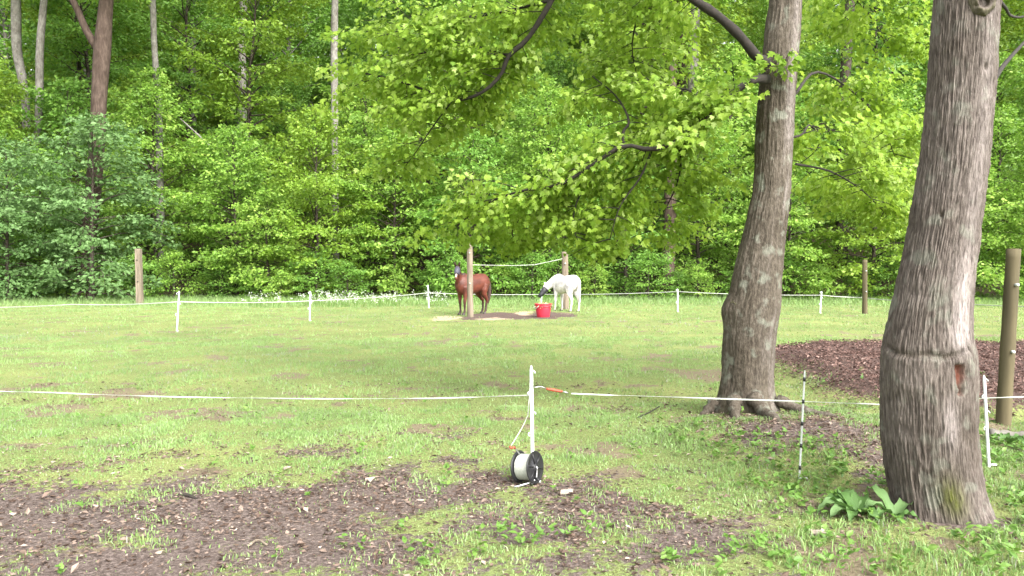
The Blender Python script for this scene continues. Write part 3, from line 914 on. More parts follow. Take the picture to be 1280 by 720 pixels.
# limbs of the maple, with leafy twigs hanging from them
rngm = np.random.default_rng(909)
mcrown = MB()
def twigs(path, dens, rngl, root, twig_mb, leaf=.072, l2=(.35, .85), dz=(-.45, .25), start=.2, away=False):
    n = len(path)
    seglen = np.linalg.norm(np.diff(path, axis=0), axis=1).sum()
    m = int(seglen * dens)
    for j in range(m):
        u = start + (1 - start) * (j + rngl.random()) / m
        q = u * (n - 1)
        qi = min(int(q), n - 2)
        a = path[qi] + (path[qi + 1] - path[qi]) * (q - qi)
        ax = unit(path[qi + 1] - path[qi])
        ang = math.atan2(ax[1], ax[0]) + (1 if j % 2 else -1) * rngl.uniform(.4, 1.5)
        L = rngl.uniform(*l2)
        sy = abs(math.sin(ang)) + .15 if away else math.sin(ang)
        b = a + np.array([math.cos(ang), sy, rngl.uniform(*dz)]) * L
        mid = (a + b) / 2 + np.array([0, 0, .06 * L])
        tp = smooth_path(np.array([a, mid, b]), 5)
        twig_mb.add(*tube(tp - np.array(root.location), np.linspace(.006, .002, 5), 4, cap=False))
        for (s, e) in ((tp[1], tp[3]), (tp[2], tp[4] + (tp[4] - tp[3]) * .3)):
            sub = mcrown
            spray_leaves_m(sub, rngl, s, e, int(36 * L / .5) + 7, leaf, unit(b - a))
def spray_leaves_m(mb, rngl, a, b, nl, size, outward):
    t = rngl.random(nl)
    ax = unit(b - a)
    side = unit(np.cross(ax, [0, 0, 1]) + 1e-6)
    off = rngl.normal(0, .11, nl)
    pos = a + np.outer(t, b - a) + off[:, None] * side + np.column_stack([np.zeros(nl), np.zeros(nl), rngl.normal(-.03, .06, nl)])
    dirs = ax * .5 + np.sign(off)[:, None] * side * .5 + rngl.normal(0, .4, (nl, 3)) + [0, 0, -.75]
    nor = np.array([0, -.35, .85]) + outward * .25 + rngl.normal(0, .5, (nl, 3))
    sz, vr = size * rngl.uniform(.55, 1.25, nl), np.clip(rngl.normal(.52, .17, nl) + rngl.normal(0, .15), 0, 1)
    k = pos[:, 2] > 1.74 + .10 * np.sin(pos[:, 0] * 5.0) + .10 * np.clip(np.abs(pos[:, 0] - .55) * -2 + 1, 0, 1)      # the horses' browse line
    leaves(mb, MAPLE, (pos - np.array(maple.location))[k], dirs[k], nor[k], sz[k], vr[k])

twig_mb = MB()
def limb(pts, r0, r1, dens=0, n=26, name="limb", **k):
    """pts: (px, py, Y)"""
    w = np.array([P(a, b, Y) for a, b, Y in pts])
    sp = smooth_path(w, n)
    rr = np.linspace(r0, r1, n) * (1 + .10 * np.sin(np.arange(n) * 2.3))
    MB().add(*tube(sp - np.array(maple.location), rr, 9)).build(name, M['twig'], maple)
    if dens:
        twigs(sp, dens, rngm, maple, twig_mb, **k)
    return sp
# the limb from the low stub, sweeping left
L1 = limb([(955, 96, 8.05), (940, 99, 7.95), (915, 118, 7.92), (890, 138, 7.92), (855, 172, 8.0), (815, 187, 7.9), (780, 182, 7.9), (745, 203, 8.0), (700, 231, 8.1), (650, 239, 8.3), (605, 256, 8.6), (572, 282, 9.0)], .040, .008, 11, dz=(-.7, .35), start=.25, away=True)
twigs(L1[:10], 17, rngm, maple, twig_mb, dz=(-.5, .5), l2=(.25, .55), start=.42)
limb([(958, 99, 7.95), (946, 99, 7.78), (936, 103, 7.7)], .050, .030, 0, n=6, name="broken_stub")
limb([(780, 182, 8.3), (779, 165, 8.35), (786, 150, 8.4), (770, 120, 8.6), (740, 95, 8.9)], .020, .006, 11, n=14, dz=(-.5, .4), away=True)
limb([(748, 203, 8.5), (740, 222, 8.45), (722, 250, 8.4), (716, 280, 8.4), (722, 300, 8.4)], .014, .004, 12, n=14, dz=(-.45, .25), l2=(.3, .75), away=True)
limb([(815, 187, 8.1), (800, 222, 8.1), (775, 258, 8.15), (762, 300, 8.3)], .013, .004, 12, n=12, dz=(-.6, .2), l2=(.3, .8), away=True)
limb([(700, 231, 8.8), (660, 262, 9.2), (640, 290, 9.6), (650, 305, 9.8)], .012, .004, 12, n=12, dz=(-.5, .2), away=True)
limb([(850, 165, 8.0), (850, 215, 8.6), (835, 255, 9.2), (812, 290, 9.8)], .013, .004, 10, n=12, dz=(-.5, .2), away=True)
# the limb that rises left out of the frame and comes down again
limb([(958, 78, 8.05), (945, 70, 7.95), (925, 45, 7.9), (895, 18, 7.9), (862, -4, 7.9), (815, -45, 8.0), (760, -70, 8.1), (712, -40, 8.3), (690, 0, 8.4), (660, 48, 8.6), (636, 70, 8.7), (625, 95, 8.8), (600, 117, 8.9), (566, 125, 9.1), (530, 112, 9.4), (480, 96, 9.8), (440, 90, 10.2)], .055, .008, 9.5, n=44, dz=(-.6, .35), start=.22, away=True)
limb([(690, 0, 8.4), (650, 10, 8.7), (600, 20, 9.0), (540, 25, 9.4), (480, 45, 9.9)], .018, .005, 12, n=16, dz=(-.6, .4))
limb([(636, 70, 8.7), (600, 60, 9.0), (560, 62, 9.3), (510, 70, 9.7)], .012, .004, 12, n=12, dz=(-.6, .4))
limb([(566, 125, 9.1), (540, 160, 9.4), (520, 190, 9.8), (505, 210, 10.1)], .010, .004, 8, n=12, dz=(-.5, .3))
limb([(815, -45, 8.0), (800, 10, 8.4), (790, 60, 8.9), (800, 110, 9.4)], .014, .004, 9, n=12, dz=(-.5, .3))
limb([(890, 136, 7.9), (860, 112, 8.2), (832, 116, 8.6), (800, 90, 9.0)], .016, .004, 10, n=12, dz=(-.5, .4))
# right of the maple trunk
limb([(988, 172, 8.2), (1003, 168, 8.3), (1012, 156, 8.6), (1025, 172, 9.0), (1018, 190, 9.3), (998, 206, 9.5)], .014, .004, 6, n=14, dz=(-.5, .3))
limb([(992, 120, 8.2), (1020, 90, 8.8), (1060, 110, 9.6), (1100, 150, 10.4), (1120, 200, 11)], .018, .004, 7, n=16, dz=(-.6, .3), start=.4)
limb([(990, 0, 8.2), (1030, -30, 9.0), (1080, 10, 9.8), (1110, 60, 10.5)], .02, .005, 7, n=16, dz=(-.6, .3), start=.35)
limb([(995, 205, 8.3), (1040, 215, 9.2), (1080, 240, 10), (1110, 270, 10.6)], .014, .004, 7, n=14, dz=(-.5, .3), start=.35)
# a small epicormic tuft on the trunk
limb([(958, 84, 7.95), (972, 78, 7.85), (985, 76, 7.8)], .006, .003, 16, n=6, l2=(.06, .13), dz=(-.3, .3), leaf=.08)
tag(mcrown.build("crown", M['leaf_maple'], maple, smooth=False), kind="stuff")
tag(twig_mb.build("twigs", M['twig'], maple), kind="stuff")
# upper crown of both near trees, above the picture
for root, cen, key, zt, s in ((maple, cenA, 'tall_b', 10.0, .42), (furrow, cenB, 'tall_a', 9.5, .40)):
    c = link("upper_crown", PROTO[key][1], root)
    p = cen(zt)
    c.location = (p[0] - root.location.x, p[1] - root.location.y, zt - root.location.z - 5.2 * s)
    c.scale = (s, s, s)
    set_mat(c, M['leaf_canopy'])
    c["kind"] = "stuff"
# branches of the furrowed tree at the right edge
def limb_b(pts, r0, r1, n=12):
    sp = smooth_path(np.array([P(a, b, Y) for a, b, Y in pts]), n)
    MB().add(*tube(sp - np.array(furrow.location), np.linspace(r0, r1, n), 8)).build("limb", M['twig'], furrow)
    return sp
limb_b([(1243, 100, 5.1), (1252, 85, 5.3), (1268, 66, 5.6), (1285, 48, 6.0), (1310, 20, 6.4)], .018, .008)
limb_b([(1248, 0, 5.1), (1257, 10, 5.3), (1264, 20, 5.5), (1283, 20, 5.8), (1310, 5, 6.1)], .013, .006)

# ------------------------------------------------------------------ grass, weeds, litter, mulch
def scatter(rng, n, y0, y1, spread=.74, pad=1.2):
    """n points, even per square metre over the wedge of ground in front of the camera"""
    y = np.sqrt(rng.random(n * 2) * (y1 * y1 - y0 * y0) + y0 * y0)
    x = (rng.random(n * 2) * 2 - 1) * (spread * y1 + pad)
    keep = np.abs(x) < spread * y + pad
    return x[keep][:n], y[keep][:n]

def off_trees(x, y):
    k = np.ones(len(x), bool)
    for c, r in ((cenA(.1), .40), (cenB(.1), .42)):
        k &= (x - c[0]) ** 2 + (y - c[1]) ** 2 > r * r
    return k

def blades(mb, rng, x, y, h, w, var, seg2=True, lean=.55):
    n = len(x)
    z = ground_h(x, y) - .004
    a = rng.random(n) * 6.283
    d = np.column_stack([np.cos(a), np.sin(a), np.zeros(n)])
    b = rng.random(n) * 6.283
    wd = np.column_stack([np.cos(b), np.sin(b), np.zeros(n)]) * (w / 2)[:, None]
    base = np.column_stack([x, y, z])
    ln = (rng.random(n) * lean + .08)[:, None] * h[:, None]
    up = np.array([0, 0, 1.0])
    mid = base + d * ln * .35 + up * (h * .58)[:, None]
    tip = base + d * ln * 1.25 + up * (h * (1 - .25 * rng.random(n)))[:, None]
    if seg2:
        V = np.stack([base - wd, base + wd, mid + wd * .75, mid - wd * .75, tip], 1).reshape(-1, 3)
        o = (np.arange(n) * 5)[:, None]
        mb.add(V, [o + [[0, 1, 2, 3]], o + [[3, 2, 4]]], np.repeat(var, 5))
    else:
        V = np.stack([base - wd, base + wd, tip], 1).reshape(-1, 3)
        mb.add(V, [(np.arange(n) * 3)[:, None] + [[0, 1, 2]]], np.repeat(var, 3))

rg = np.random.default_rng(2024)
def grass_zone(mb, n, y0, y1, h, w, seg2, keep_mud=.03):
    x, y = scatter(rg, n, y0, y1)
    c = covers(x, y)
    tuft = fbm(x * 3.1, y * 3.1, seed=81, octs=3)
    pm = (1 - .97 * c['mud'] * (1 - keep_mud)) * (1 - .72 * c['worn']) * (1 - c['mulch']) * (1 - c['bare']) * (1 - .7 * c['straw']) * (1 - .85 * c['wood'])
    pm = pm * (.26 + .9 * sstep(.36, .66, tuft)) + .05 * sstep(.70, .78, fbm(x * 4.0, y * 4.0, seed=83, octs=2)) * (1 - c['mulch'])
    k = (rg.random(len(x)) < pm) & off_trees(x, y)
    x, y, tuft = x[k], y[k], tuft[k]
    lush = sstep(.4, .9, blobs(x, y, [(1220, 690, 200, 60, 1.1), (1040, 690, 150, 50, .8), (1260, 600, 60, 50, 1.0), (880, 560, 130, 30, .7), (1080, 590, 60, 40, .8), (600, 700, 200, 30, .5)]))
    hh = h * rg.uniform(.45, 1.15, len(x)) * (.7 + .7 * sstep(.4, .8, tuft)) * (1 + .8 * lush)
    big = fbm(x * .22, y * .22, seed=85, octs=3)
    mid_ = fbm(x * 1.6, y * 1.6, seed=86, octs=3)
    var = np.clip(rg.normal(.58, .17, len(x)) + (big - .5) * .7 + (mid_ - .5) * .6 + .10 * lush - .06, 0, 1)
    var = np.where(rg.random(len(x)) < .07, rg.random(len(x)) * .12, var)
    blades(mb, rg, x, y, hh, w * rg.uniform(.6, 1.3, len(x)), var, seg2)
g = MB()
grass_zone(g, 230000, 3.0, 9.0, .036, .0075, True)
grass_zone(g, 200000, 9.0, 18.0, .052, .013, False)
grass_zone(g, 150000, 18.0, 41.0, .06, .03, False)
x, y = scatter(rg, 60000, 29, 42.5)                 # rough growth along the far fence and the wood
k = rg.random(len(x)) < sstep(31, 38, y + (fbm(x * .5, y * .5, seed=87, octs=3) - .5) * 7 - 1.5 * sstep(2, 6, x) * (1 - sstep(9, 14, x)))
x, y = x[k], y[k]
blades(g, rg, x, y, rg.uniform(.10, .42, len(x)) * sstep(30, 40, y + 3), rg.uniform(.02, .04, len(x)), np.clip(rg.normal(.5, .2, len(x)), .15, 1), False, .7)
tag(g.build("grass", M['grass'], smooth=False), "short yellow-green paddock grass, patchy towards the mud", "grass", kind="stuff")

wd = MB()
x, y = scatter(rg, 22000, 3.2, 10.5)
c = covers(x, y)
pw = sstep(.25, .8, blobs(x, y, [(1230, 660, 190, 80, 1.1), (1040, 610, 110, 60, 1.0), (1000, 690, 220, 40, .8), (700, 660, 160, 30, .55), (560, 690, 120, 30, .5), (1260, 580, 80, 60, 1.2), (900, 560, 80, 30, .5)]) + (fbm(x * 2.5, y * 2.5, seed=88, octs=3) - .5) * .9)
k = (rg.random(len(x)) < pw * .5 * (1 - .6 * c['mud']) * (1 - c['mulch']) + .008) & off_trees(x, y)
x, y = x[k], y[k]
for q in range(6):
    n = len(x)
    a = rg.random(n) * 6.283
    d = np.column_stack([np.cos(a), np.sin(a), rg.uniform(.1, .9, n)])
    hz_ = rg.uniform(.01, .07, n)
    leaves(wd, OVATE, np.column_stack([x + rg.normal(0, .012, n), y + rg.normal(0, .012, n), ground_h(x, y) + hz_]), d, np.column_stack([rg.normal(0, .4, n), rg.normal(-.2, .4, n), np.ones(n)]), rg.uniform(.025, .062, n), np.clip(rg.normal(.5, .22, n), 0, 1))
tag(wd.build("weeds", M['weed'], smooth=False), "low broad-leaved weeds among the grass around the near trees", "weeds", kind="stuff")

lt = MB()
x, y = scatter(rg, 160000, 3.0, 11)
c = covers(x, y)
near_tree = np.exp(-((x - cenA(.1)[0]) ** 2 + (y - YA + .6) ** 2) / 1.0) + np.exp(-((x - cenB(.1)[0]) ** 2 + (y - YB + .3) ** 2) / .5)
k = (rg.random(len(x)) < np.clip(.95 * c['mud'] * (.45 + sstep(.4, .65, fbm(x * 2, y * 2, seed=90, octs=3))) + .03 + .35 * near_tree, 0, 1)) & off_trees(x, y)
x, y = x[k], y[k]
n = len(x)
CURL = (np.array([[0, 0, .05], [.5, .30, .22], [1, 0, .12], [.5, -.28, .18], [.5, 0, 0]]), [np.array([[0, 4, 1], [4, 2, 1], [0, 3, 4], [4, 3, 2]])])
leaves(lt, CURL, np.column_stack([x, y, ground_h(x, y) + rg.uniform(.0, .018, n)]), np.column_stack([rg.normal(0, 1, (n, 2)), rg.normal(0, .2, n)]), np.column_stack([rg.normal(0, .4, (n, 2)), np.where(rg.random(n) < .5, 1.0, -1.0)]),
       rg.uniform(.01, .03, n) + .04 * rg.random(n) ** 4, np.clip(rg.beta(1.5, 2.2, n), 0, 1))
tag(lt.build("leaf_litter", M['litter'], smooth=False), "brown and pale dead leaves strewn over the mud", "dead leaves", kind="stuff")

ch = MB()
x = rg.uniform(MULCH_C[0] - 3.0, MULCH_C[0] + 7.2, 60000)
y = rg.uniform(6.8, 17, 60000)
k = rg.random(len(x)) < mulch_mask(x, y) * .9
x, y = x[k], y[k]
n = len(x)
leaves(ch, CURL, np.column_stack([x, y, ground_h(x, y) + rg.uniform(.0, .035, n)]), np.column_stack([rg.normal(0, 1, (n, 2)), rg.normal(0, .35, n)]), np.column_stack([rg.normal(0, .6, (n, 2)), np.ones(n)]),
       rg.uniform(.022, .065, n), np.clip(rg.beta(2.0, 2.4, n), 0, 1))
tag(ch.build("mulch", M['chips'], smooth=False), "reddish-brown heap of bark mulch behind the near trees", "mulch", kind="stuff")

# white wildflowers by the far fence
M['petal'] = mat_plain("petal", (.52, .54, .48), .7, col2=(.40, .43, .34))
fl, st = MB(), MB()
nf = 330
fxp = np.concatenate([rg.uniform(395, 560, nf - 60), rg.uniform(300, 400, 60)])
fy_ = rg.uniform(31.5, 34.5, nf)
fx_ = (fxp - 640) / F_PX * fy_
cl = fbm(fx_ * 1.2, fy_ * .6, seed=93, octs=2)
for (a, b, q) in zip(fx_, fy_, cl):
    if q < .46:
        continue
    h = rg.uniform(.22, .62)
    z0 = zg(a, b)
    tp = np.array([[a, b, z0], [a + rg.normal(0, .04), b, z0 + h * .6], [a + rg.normal(0, .08), b, z0 + h]])
    st.add(*tube(tp, [.008, .006, .004], 3, cap=False))
    m = int(rg.integers(4, 10))
    leaves(fl, OVATE, tp[2] + rg.normal(0, .045, (m, 3)), rg.normal(0, 1, (m, 3)), rg.normal(0, .6, (m, 3)) + [0, -.6, .8], rg.uniform(.035, .065, m), .5)
wf = empty("wildflowers", (0, 0, 0))
tag(wf, "white flowering weeds in rough grass under the far tape, left of the chestnut horse", "flowers", kind="stuff")
fl.build("blossom", M['petal'], wf, smooth=False)["kind"] = "stuff"
st.build("stems", M['weed'], wf)["kind"] = "stuff"

# ------------------------------------------------------------------ fence posts and tapes
M['white_plastic'] = mat_plain("white_plastic", (.66, .68, .68), .45, col2=(.5, .52, .53), scale=14)
M['clear_plastic'] = mat_plain("grey_plastic", (.50, .52, .50), .4, col2=(.36, .38, .37), scale=18)
M['black_plastic'] = mat_plain("black_plastic", (.018, .018, .02), .4, col2=(.010, .010, .011), scale=18)
M['tape'] = mat_plain("fence_tape", (.42, .43, .385), .6, col2=(.28, .30, .255), scale=60)
M['steel'] = mat_plain("steel", (.55, .55, .56), .35, metal=.9, col2=(.35, .35, .36), scale=30)
M['orange'] = mat_plain("orange_plastic", (.36, .06, .025), .5, col2=(.20, .04, .02), scale=25)
M['post_wood'] = mat_plain("post_wood", (.215, .175, .13), .9, col2=(.10, .08, .058), scale=14, stretch=(1, 1, .12), bump=.5)
M['post_green'] = mat_plain("treated_wood", (.105, .085, .045), .9, col2=(.052, .043, .022), scale=9, stretch=(1, 1, .12), bump=.5)

def step_post(name, label, base, top, r=.011, shaft='white_plastic', bands=0, clips=4, group=None, clip_r=None):
    """base: (px, py) of the foot; top: (px, py) of the tip"""
    b = G(*base)
    z = zg(b[0], b[1])
    t = P(top[0], top[1], b[1])
    root = empty(name, (b[0], b[1], z))
    v = np.array([t[0] - b[0], 0, t[2] - z])
    L = np.linalg.norm(v)
    ax = v / L
    pts = np.array([ax * q for q in (-.12, 0, L * .5, L * .96, L)])
    sh = MB().add(*tube(pts, [r, r, r, r * .95, r * .4], 10)).build("shaft", M[shaft], root)
    for i in range(bands):
        q = L * (.12 + .80 * i / max(bands - 1, 1))
        MB().add(*tube(np.array([ax * (q - .015), ax * (q + .015)]), r * 1.35, 10)).build("insulator_band", M['black_plastic'], root)
    for i in range(clips):
        q = L * (.42 + .52 * i / max(clips - 1, 1))
        c = ax * q
        cr = clip_r or r * 1.9
        a = np.linspace(-.4, 4.4, 9)
        p = c + np.column_stack([np.cos(a) * cr + cr * 1.05 * (1 if i % 2 else -1), np.full(9, -r * .4), np.sin(a) * cr])
        MB().add(*tube(p, r * .33, 5)).build("clip", M[shaft], root)
    f = MB()
    f.add(*box(.03, 0, .018, .06, .016, .012))
    f.build("foot_step", M[shaft], root)
    tag(root, label, "fence post", group)
    return root, (lambda k: np.array([b[0], b[1], z]) + ax * L * k)

def tape(name, label, nodes, width, sag=.03, turns=0.0, thick=.12, group=None, n=14, phase=0.0):
    pts, tw = [], []
    for i in range(len(nodes) - 1):
        a, b = np.asarray(nodes[i], float), np.asarray(nodes[i + 1], float)
        for q in range(n):
            t = q / n
            p = a + (b - a) * t
            p = p - np.array([0, 0, sag * 4 * t * (1 - t) * min(1, np.linalg.norm(b - a) / 4)])
            pts.append(p)
    pts.append(np.asarray(nodes[-1], float))
    pts = np.array(pts)
    tw = phase + turns * np.linspace(0, 2 * math.pi, len(pts)) + .25 * np.sin(np.arange(len(pts)) * .7)
    o = MB().add(*tube(pts, width / 2, 8, aspect=thick, twist=tw)).build(name, M['tape'])
    return tag(o, label, "fence tape", group)

def on_post(fn, py):
    """the point of a post that the photograph shows at height py"""
    best = min(np.linspace(0, 1, 101), key=lambda k: abs(py - (CY - F_PX * cam_y(fn(k)))))
    return fn(best)
def cam_y(p):
    d = p - np.array([0, 0, CAM_Z])
    f = np.array([0, math.cos(PITCH), -math.sin(PITCH)])
    u = np.array([0, math.sin(PITCH), math.cos(PITCH)])
    return d.dot(u) / d.dot(f)

# far line of white step-in posts
far = {}
for key, base, top, label in [('a', (221, 413), (224, 364), "white step-in post nearest of the far fence, right of the square timber post"),
                              ('b', (387, 401), (388, 364), "white step-in post midway between wildflowers and square timber post"),
                              ('c', (536, 386), (535, 356), "white step-in post left of the chestnut horse"),
                              ('d', (676, 385), (678, 361), "white step-in post behind the red tub"),
                              ('e', (847, 390), (847, 361), "white step-in post right of the white pony, before the maple"),
                              ('f', (1025, 392), (1027, 364), "white step-in post between the maple and the short round timber post")]:
    far[key] = step_post("step_in_post", label, base, top, r=.026 if key != 'a' else .022, clips=3, group="white step-in posts of the far fence", clip_r=.03)[1]
fp = lambda k, py: on_post(far[k], py)
tape("fence_tape", "long white tape of the far fence along the foot of the wood",
     [P(-60, 384, 24), P(90, 380.5, 22), fp('a', 377), fp('b', 376), fp('c', 366), fp('d', 368), fp('e', 364.5), fp('f', 369), P(1081, 372, 28.2), P(1150, 376, 24), P(1330, 384, 19)], .026, sag=.04, thick=.3, n=10)

# timber posts
def timber_post(label, base, top, wpx, mat, square=False, name="timber_post", Y=None):
    b = G(*base)
    z = zg(b[0], b[1])
    t = P(top[0], top[1], b[1])
    root = empty(name, (b[0], b[1], z))
    r = wpx * b[1] / F_PX / 2
    v = np.array([t[0] - b[0], 0, t[2] - z])
    q = np.array([-.12, 0, .25, .5, .75, .985, 1.0])
    pts = v[None] * q[:, None]
    rr = r * np.array([1.04, 1.03, 1.0, .99, .97, .95, .86])
    sp = 4 if square else 18
    if square:
        V, Fs = tube(pts, rr * 1.414, 4)
        a = math.radians(45)
        V = V @ np.array([[math.cos(a), -math.sin(a), 0], [math.sin(a), math.cos(a), 0], [0, 0, 1]]).T
    else:
        pts = smooth_path(pts, 16)
        V, Fs = tube(pts, np.interp(np.linspace(0, 1, 16), np.linspace(0, 1, 7), rr) * (1 + .03 * np.sin(np.arange(16) * 2.1)), 18)
    MB().add(V, Fs).build("shaft", mat, root, smooth=not square)
    for hz2 in (.42, .8):
        MB().add(*tube(np.array([v * hz2 + [0, -r * .8, 0], v * hz2 + [0, -r * 1.5, 0]]), r * .22, 8)).build("insulator", M['black_plastic'] if square else M['clear_plastic'], root)
    tag(root, label, "fence post")
    return lambda k: np.array([b[0], b[1], z]) + v * k
timber_post("square weathered timber post below the bluish-green tree", (175, 381), (173, 311), 6.6, M['post_wood'], square=True)
pc = timber_post("pale round timber post in front of the chestnut horse", (588, 396), (587, 296), 7.6, M['post_wood'])
pd = timber_post("round timber post standing behind the white pony", (707, 386), (706, 315), 8.5, M['post_wood'])
timber_post("short round timber post between the two near trunks at the wood's edge", (1081, 392), (1081, 325), 6.2, M['post_green'])
timber_post("greenish leaning timber post in the mulch at the right edge", (1254, 531), (1267, 312), 17, M['post_green'])
ph = pc(.66)
tape("upper_tape", "short white tape strung high between the two round timber posts", [on_post(pc, 331), P(640, 332, 29), P(668, 331, 30.4), on_post(pd, 323)], .022, sag=.0, thick=.3)

# near line
_, reel_p = step_post("reel_post", "white step-in post with a tape reel hanging at its foot", (666, 602), (664, 457), r=.014, clips=4, clip_r=.014)
_, band_p = step_post("banded_post", "thin grey post with black bands right of the maple", (999, 602), (1006, 463), r=.0075, shaft='clear_plastic', bands=5, clips=0)
_, right_p = step_post("step_in_post", "white step-in post just right of the furrowed trunk", (1236, 588), (1230, 469), r=.012, clips=4, clip_r=.013)
left_b = (-46, 602)
_, left_p = step_post("step_in_post", "step-in post just off the left edge of the picture", left_b, (-46, 462), r=.012, clips=4)
_, end_p = step_post("step_in_post", "step-in post just off the right edge of the picture", (1372, 552), (1372, 446), r=.012, clips=4, clip_r=.013)
handle_l, handle_r = P(684, 486, 5.8), P(704, 489.5, 5.8)
tape("near_tape", "white tape of the near fence running left from the reel post", [on_post(left_p, 487), P(70, 491, 5.86), P(190, 495.5, 5.85), P(380, 498.5, 5.84), P(540, 498, 5.84), on_post(reel_p, 494)], .0115, sag=.004, turns=2.5, thick=.28)
tape("near_tape", "white tape of the near fence running right from the orange gate handle", [P(714, 492, 5.8), P(800, 495, 5.82), on_post(band_p, 502), P(1110, 506, 6.0), on_post(right_p, 498), P(1300, 495, 6.7), on_post(end_p, 491)], .0125, sag=.004, turns=2.0, thick=.28)
gh = empty("gate_handle", tuple(P(683, 486, 5.8)))
gv = handle_r - handle_l
t8 = np.linspace(0, 1, 12)
MB().add(*tube(np.outer(t8, gv), .009 + .003 * np.sin(t8 * 3.1) + .0022 * np.cos(t8 * 40), 10)).build("grip", M['orange'], gh)
MB().add(*tube(np.array([gv, gv * 1.2, gv * 1.36 + [0, 0, -.004]]), .005, 6)).build("ring", M['steel'], gh)
rp = on_post(reel_p, 483) - handle_l
MB().add(*tube(smooth_path(np.array([[0, 0, 0], rp * .35 + [0, 0, .012], rp * .75, rp + [.012, -.014, .01]]), 8), .004, 6)).build("hook", M['steel'], gh)
tag(gh, "orange plastic gate handle hooked to the reel post", "gate handle")

# the reel
rb = G(658, 604)
RZ = zg(rb[0], rb[1])
RC = P(659, 582, rb[1] + .04)
RC[2] = RZ + .128
reel = empty("tape_reel", (RC[0], RC[1], RZ))
axr = unit(np.array([math.sin(math.radians(58)), -math.cos(math.radians(58)), .10]))
cz = np.array([0, 0, RC[2] - RZ])
e1 = unit(np.cross(axr, [0, 0, 1.0]))
e2 = np.cross(e1, axr)
def lathe(prof, seg=32):
    a = np.linspace(0, 2 * math.pi, seg, endpoint=False)
    V = np.concatenate([cz + axr * s + r * (np.outer(np.cos(a), e1) + np.outer(np.sin(a), e2)) for s, r in prof])
    i = np.arange(len(prof) - 1)[:, None] * seg
    j = np.arange(seg)[None]
    k = (j + 1) % seg
    return V, [np.stack([i + j, i + k, i + seg + k, i + seg + j], -1).reshape(-1, 4)]
for s in (-.062, .062):
    o = -1 if s < 0 else 1
    f = MB().add(*lathe([(s - .004 * o, .02), (s, .03), (s + .003 * o, .10), (s + .001 * o, .117), (s + .007 * o, .122), (s + .012 * o, .120), (s + .010 * o, .112), (s + .007 * o, .10), (s + .006 * o, .03), (s + .02 * o, .024), (s + .02 * o, .0)])).build("flange", M['black_plastic'], reel)
    for q in range(6):
        a = q * math.pi / 3 + .3
        d = np.cos(a) * e1 + np.sin(a) * e2
        MB().add(*tube(np.array([cz + axr * (s + .009 * o) + d * .028, cz + axr * (s + .009 * o) + d * .108]), .0055, 5)).build("spoke", M['black_plastic'], f)
prof = [(-.058, .03)] + [(-.058 + .116 * q / 30, .094 + .0035 * (q % 2)) for q in range(31)] + [(.058, .03)]
MB().add(*lathe(prof)).build("wound_tape", M['tape'], reel)
ck = cz + axr * .085
MB().add(*tube(smooth_path(np.array([cz + axr * .07, ck, ck - [0, 0, .03], ck + [-.006, -.01, -.085]]), 10), .008, 8)).build("crank_arm", M['steel'], reel)
MB().add(*tube(np.array([ck + [-.006, -.01, -.085], ck + [.012, -.045, -.085]]), .011, 8)).build("crank_knob", M['black_plastic'], reel)
fr = cz + axr * .0
MB().add(*tube(smooth_path(np.array([ck + [-.006, -.006, -.088], ck + [-.06, -.03, -.108], cz + [-.06, -.10, -.115], cz + [-.10, -.10, -.122]]), 12), .008, 8)).build("frame", M['steel'], reel)
hk = P(639, 559, rb[1] - .02) - np.array([RC[0], RC[1], RZ])
MB().add(*tube(smooth_path(np.array([hk + [-.012, 0, .008], hk + [.0, 0, -.008], hk + [.02, 0, .0], hk + [.028, .01, -.012]]), 8), .008, 7)).build("latch", M['orange'], reel)
MB().add(*tube(smooth_path(np.array([hk + [.02, 0, 0], cz + [-.06, .0, .10], cz + axr * -.06 + [0, 0, .05]]), 8), .005, 6)).build("brake_arm", M['steel'], reel)
tag(reel, "black tape reel wound with white tape standing below the reel post", "reel")
strap_t = on_post(reel_p, 530) + np.array([-.02, -.012, 0])
tape("reel_strap", "slack white cord from the reel's orange latch up the reel post", [hk + np.array([RC[0], RC[1], RZ]) + [0, 0, .012], P(652, 536, 5.78), P(660, 519, 5.78), on_post(reel_p, 497) + [-.018, -.01, 0], on_post(reel_p, 478) + [-.010, -.016, 0]], .009, sag=0, thick=.6)

# ------------------------------------------------------------------ horses
def etube(pts, hw, hh, seg=18, side=None):
    pts = np.asarray(pts, float)
    T = unit(np.gradient(pts, axis=0))
    a = np.linspace(0, 2 * math.pi, seg, endpoint=False)
    V = []
    for i in range(len(pts)):
        s = unit(np.cross([0, 0, 1.0], T[i])) if side is None else unit(side - T[i] * np.dot(side, T[i]))
        u = np.cross(T[i], s)
        V.append(pts[i] + np.outer(np.cos(a) * hw[i], s) + np.outer(np.sin(a) * hh[i], u))
    n = len(pts)
    V = np.vstack([np.concatenate(V), pts[0], pts[-1]])
    i = np.arange(n - 1)[:, None] * seg
    j = np.arange(seg)[None]
    k = (j + 1) % seg
    Q = np.stack([i + j, i + k, i + seg + k, i + seg + j], -1).reshape(-1, 4)
    j = np.arange(seg)
    t = np.vstack([np.stack([np.full(seg, n * seg), (j + 1) % seg, j], -1), np.stack([np.full(seg, n * seg + 1), (n - 1) * seg + j, (n - 1) * seg + (j + 1) % seg], -1)])
    return V, [Q, t]

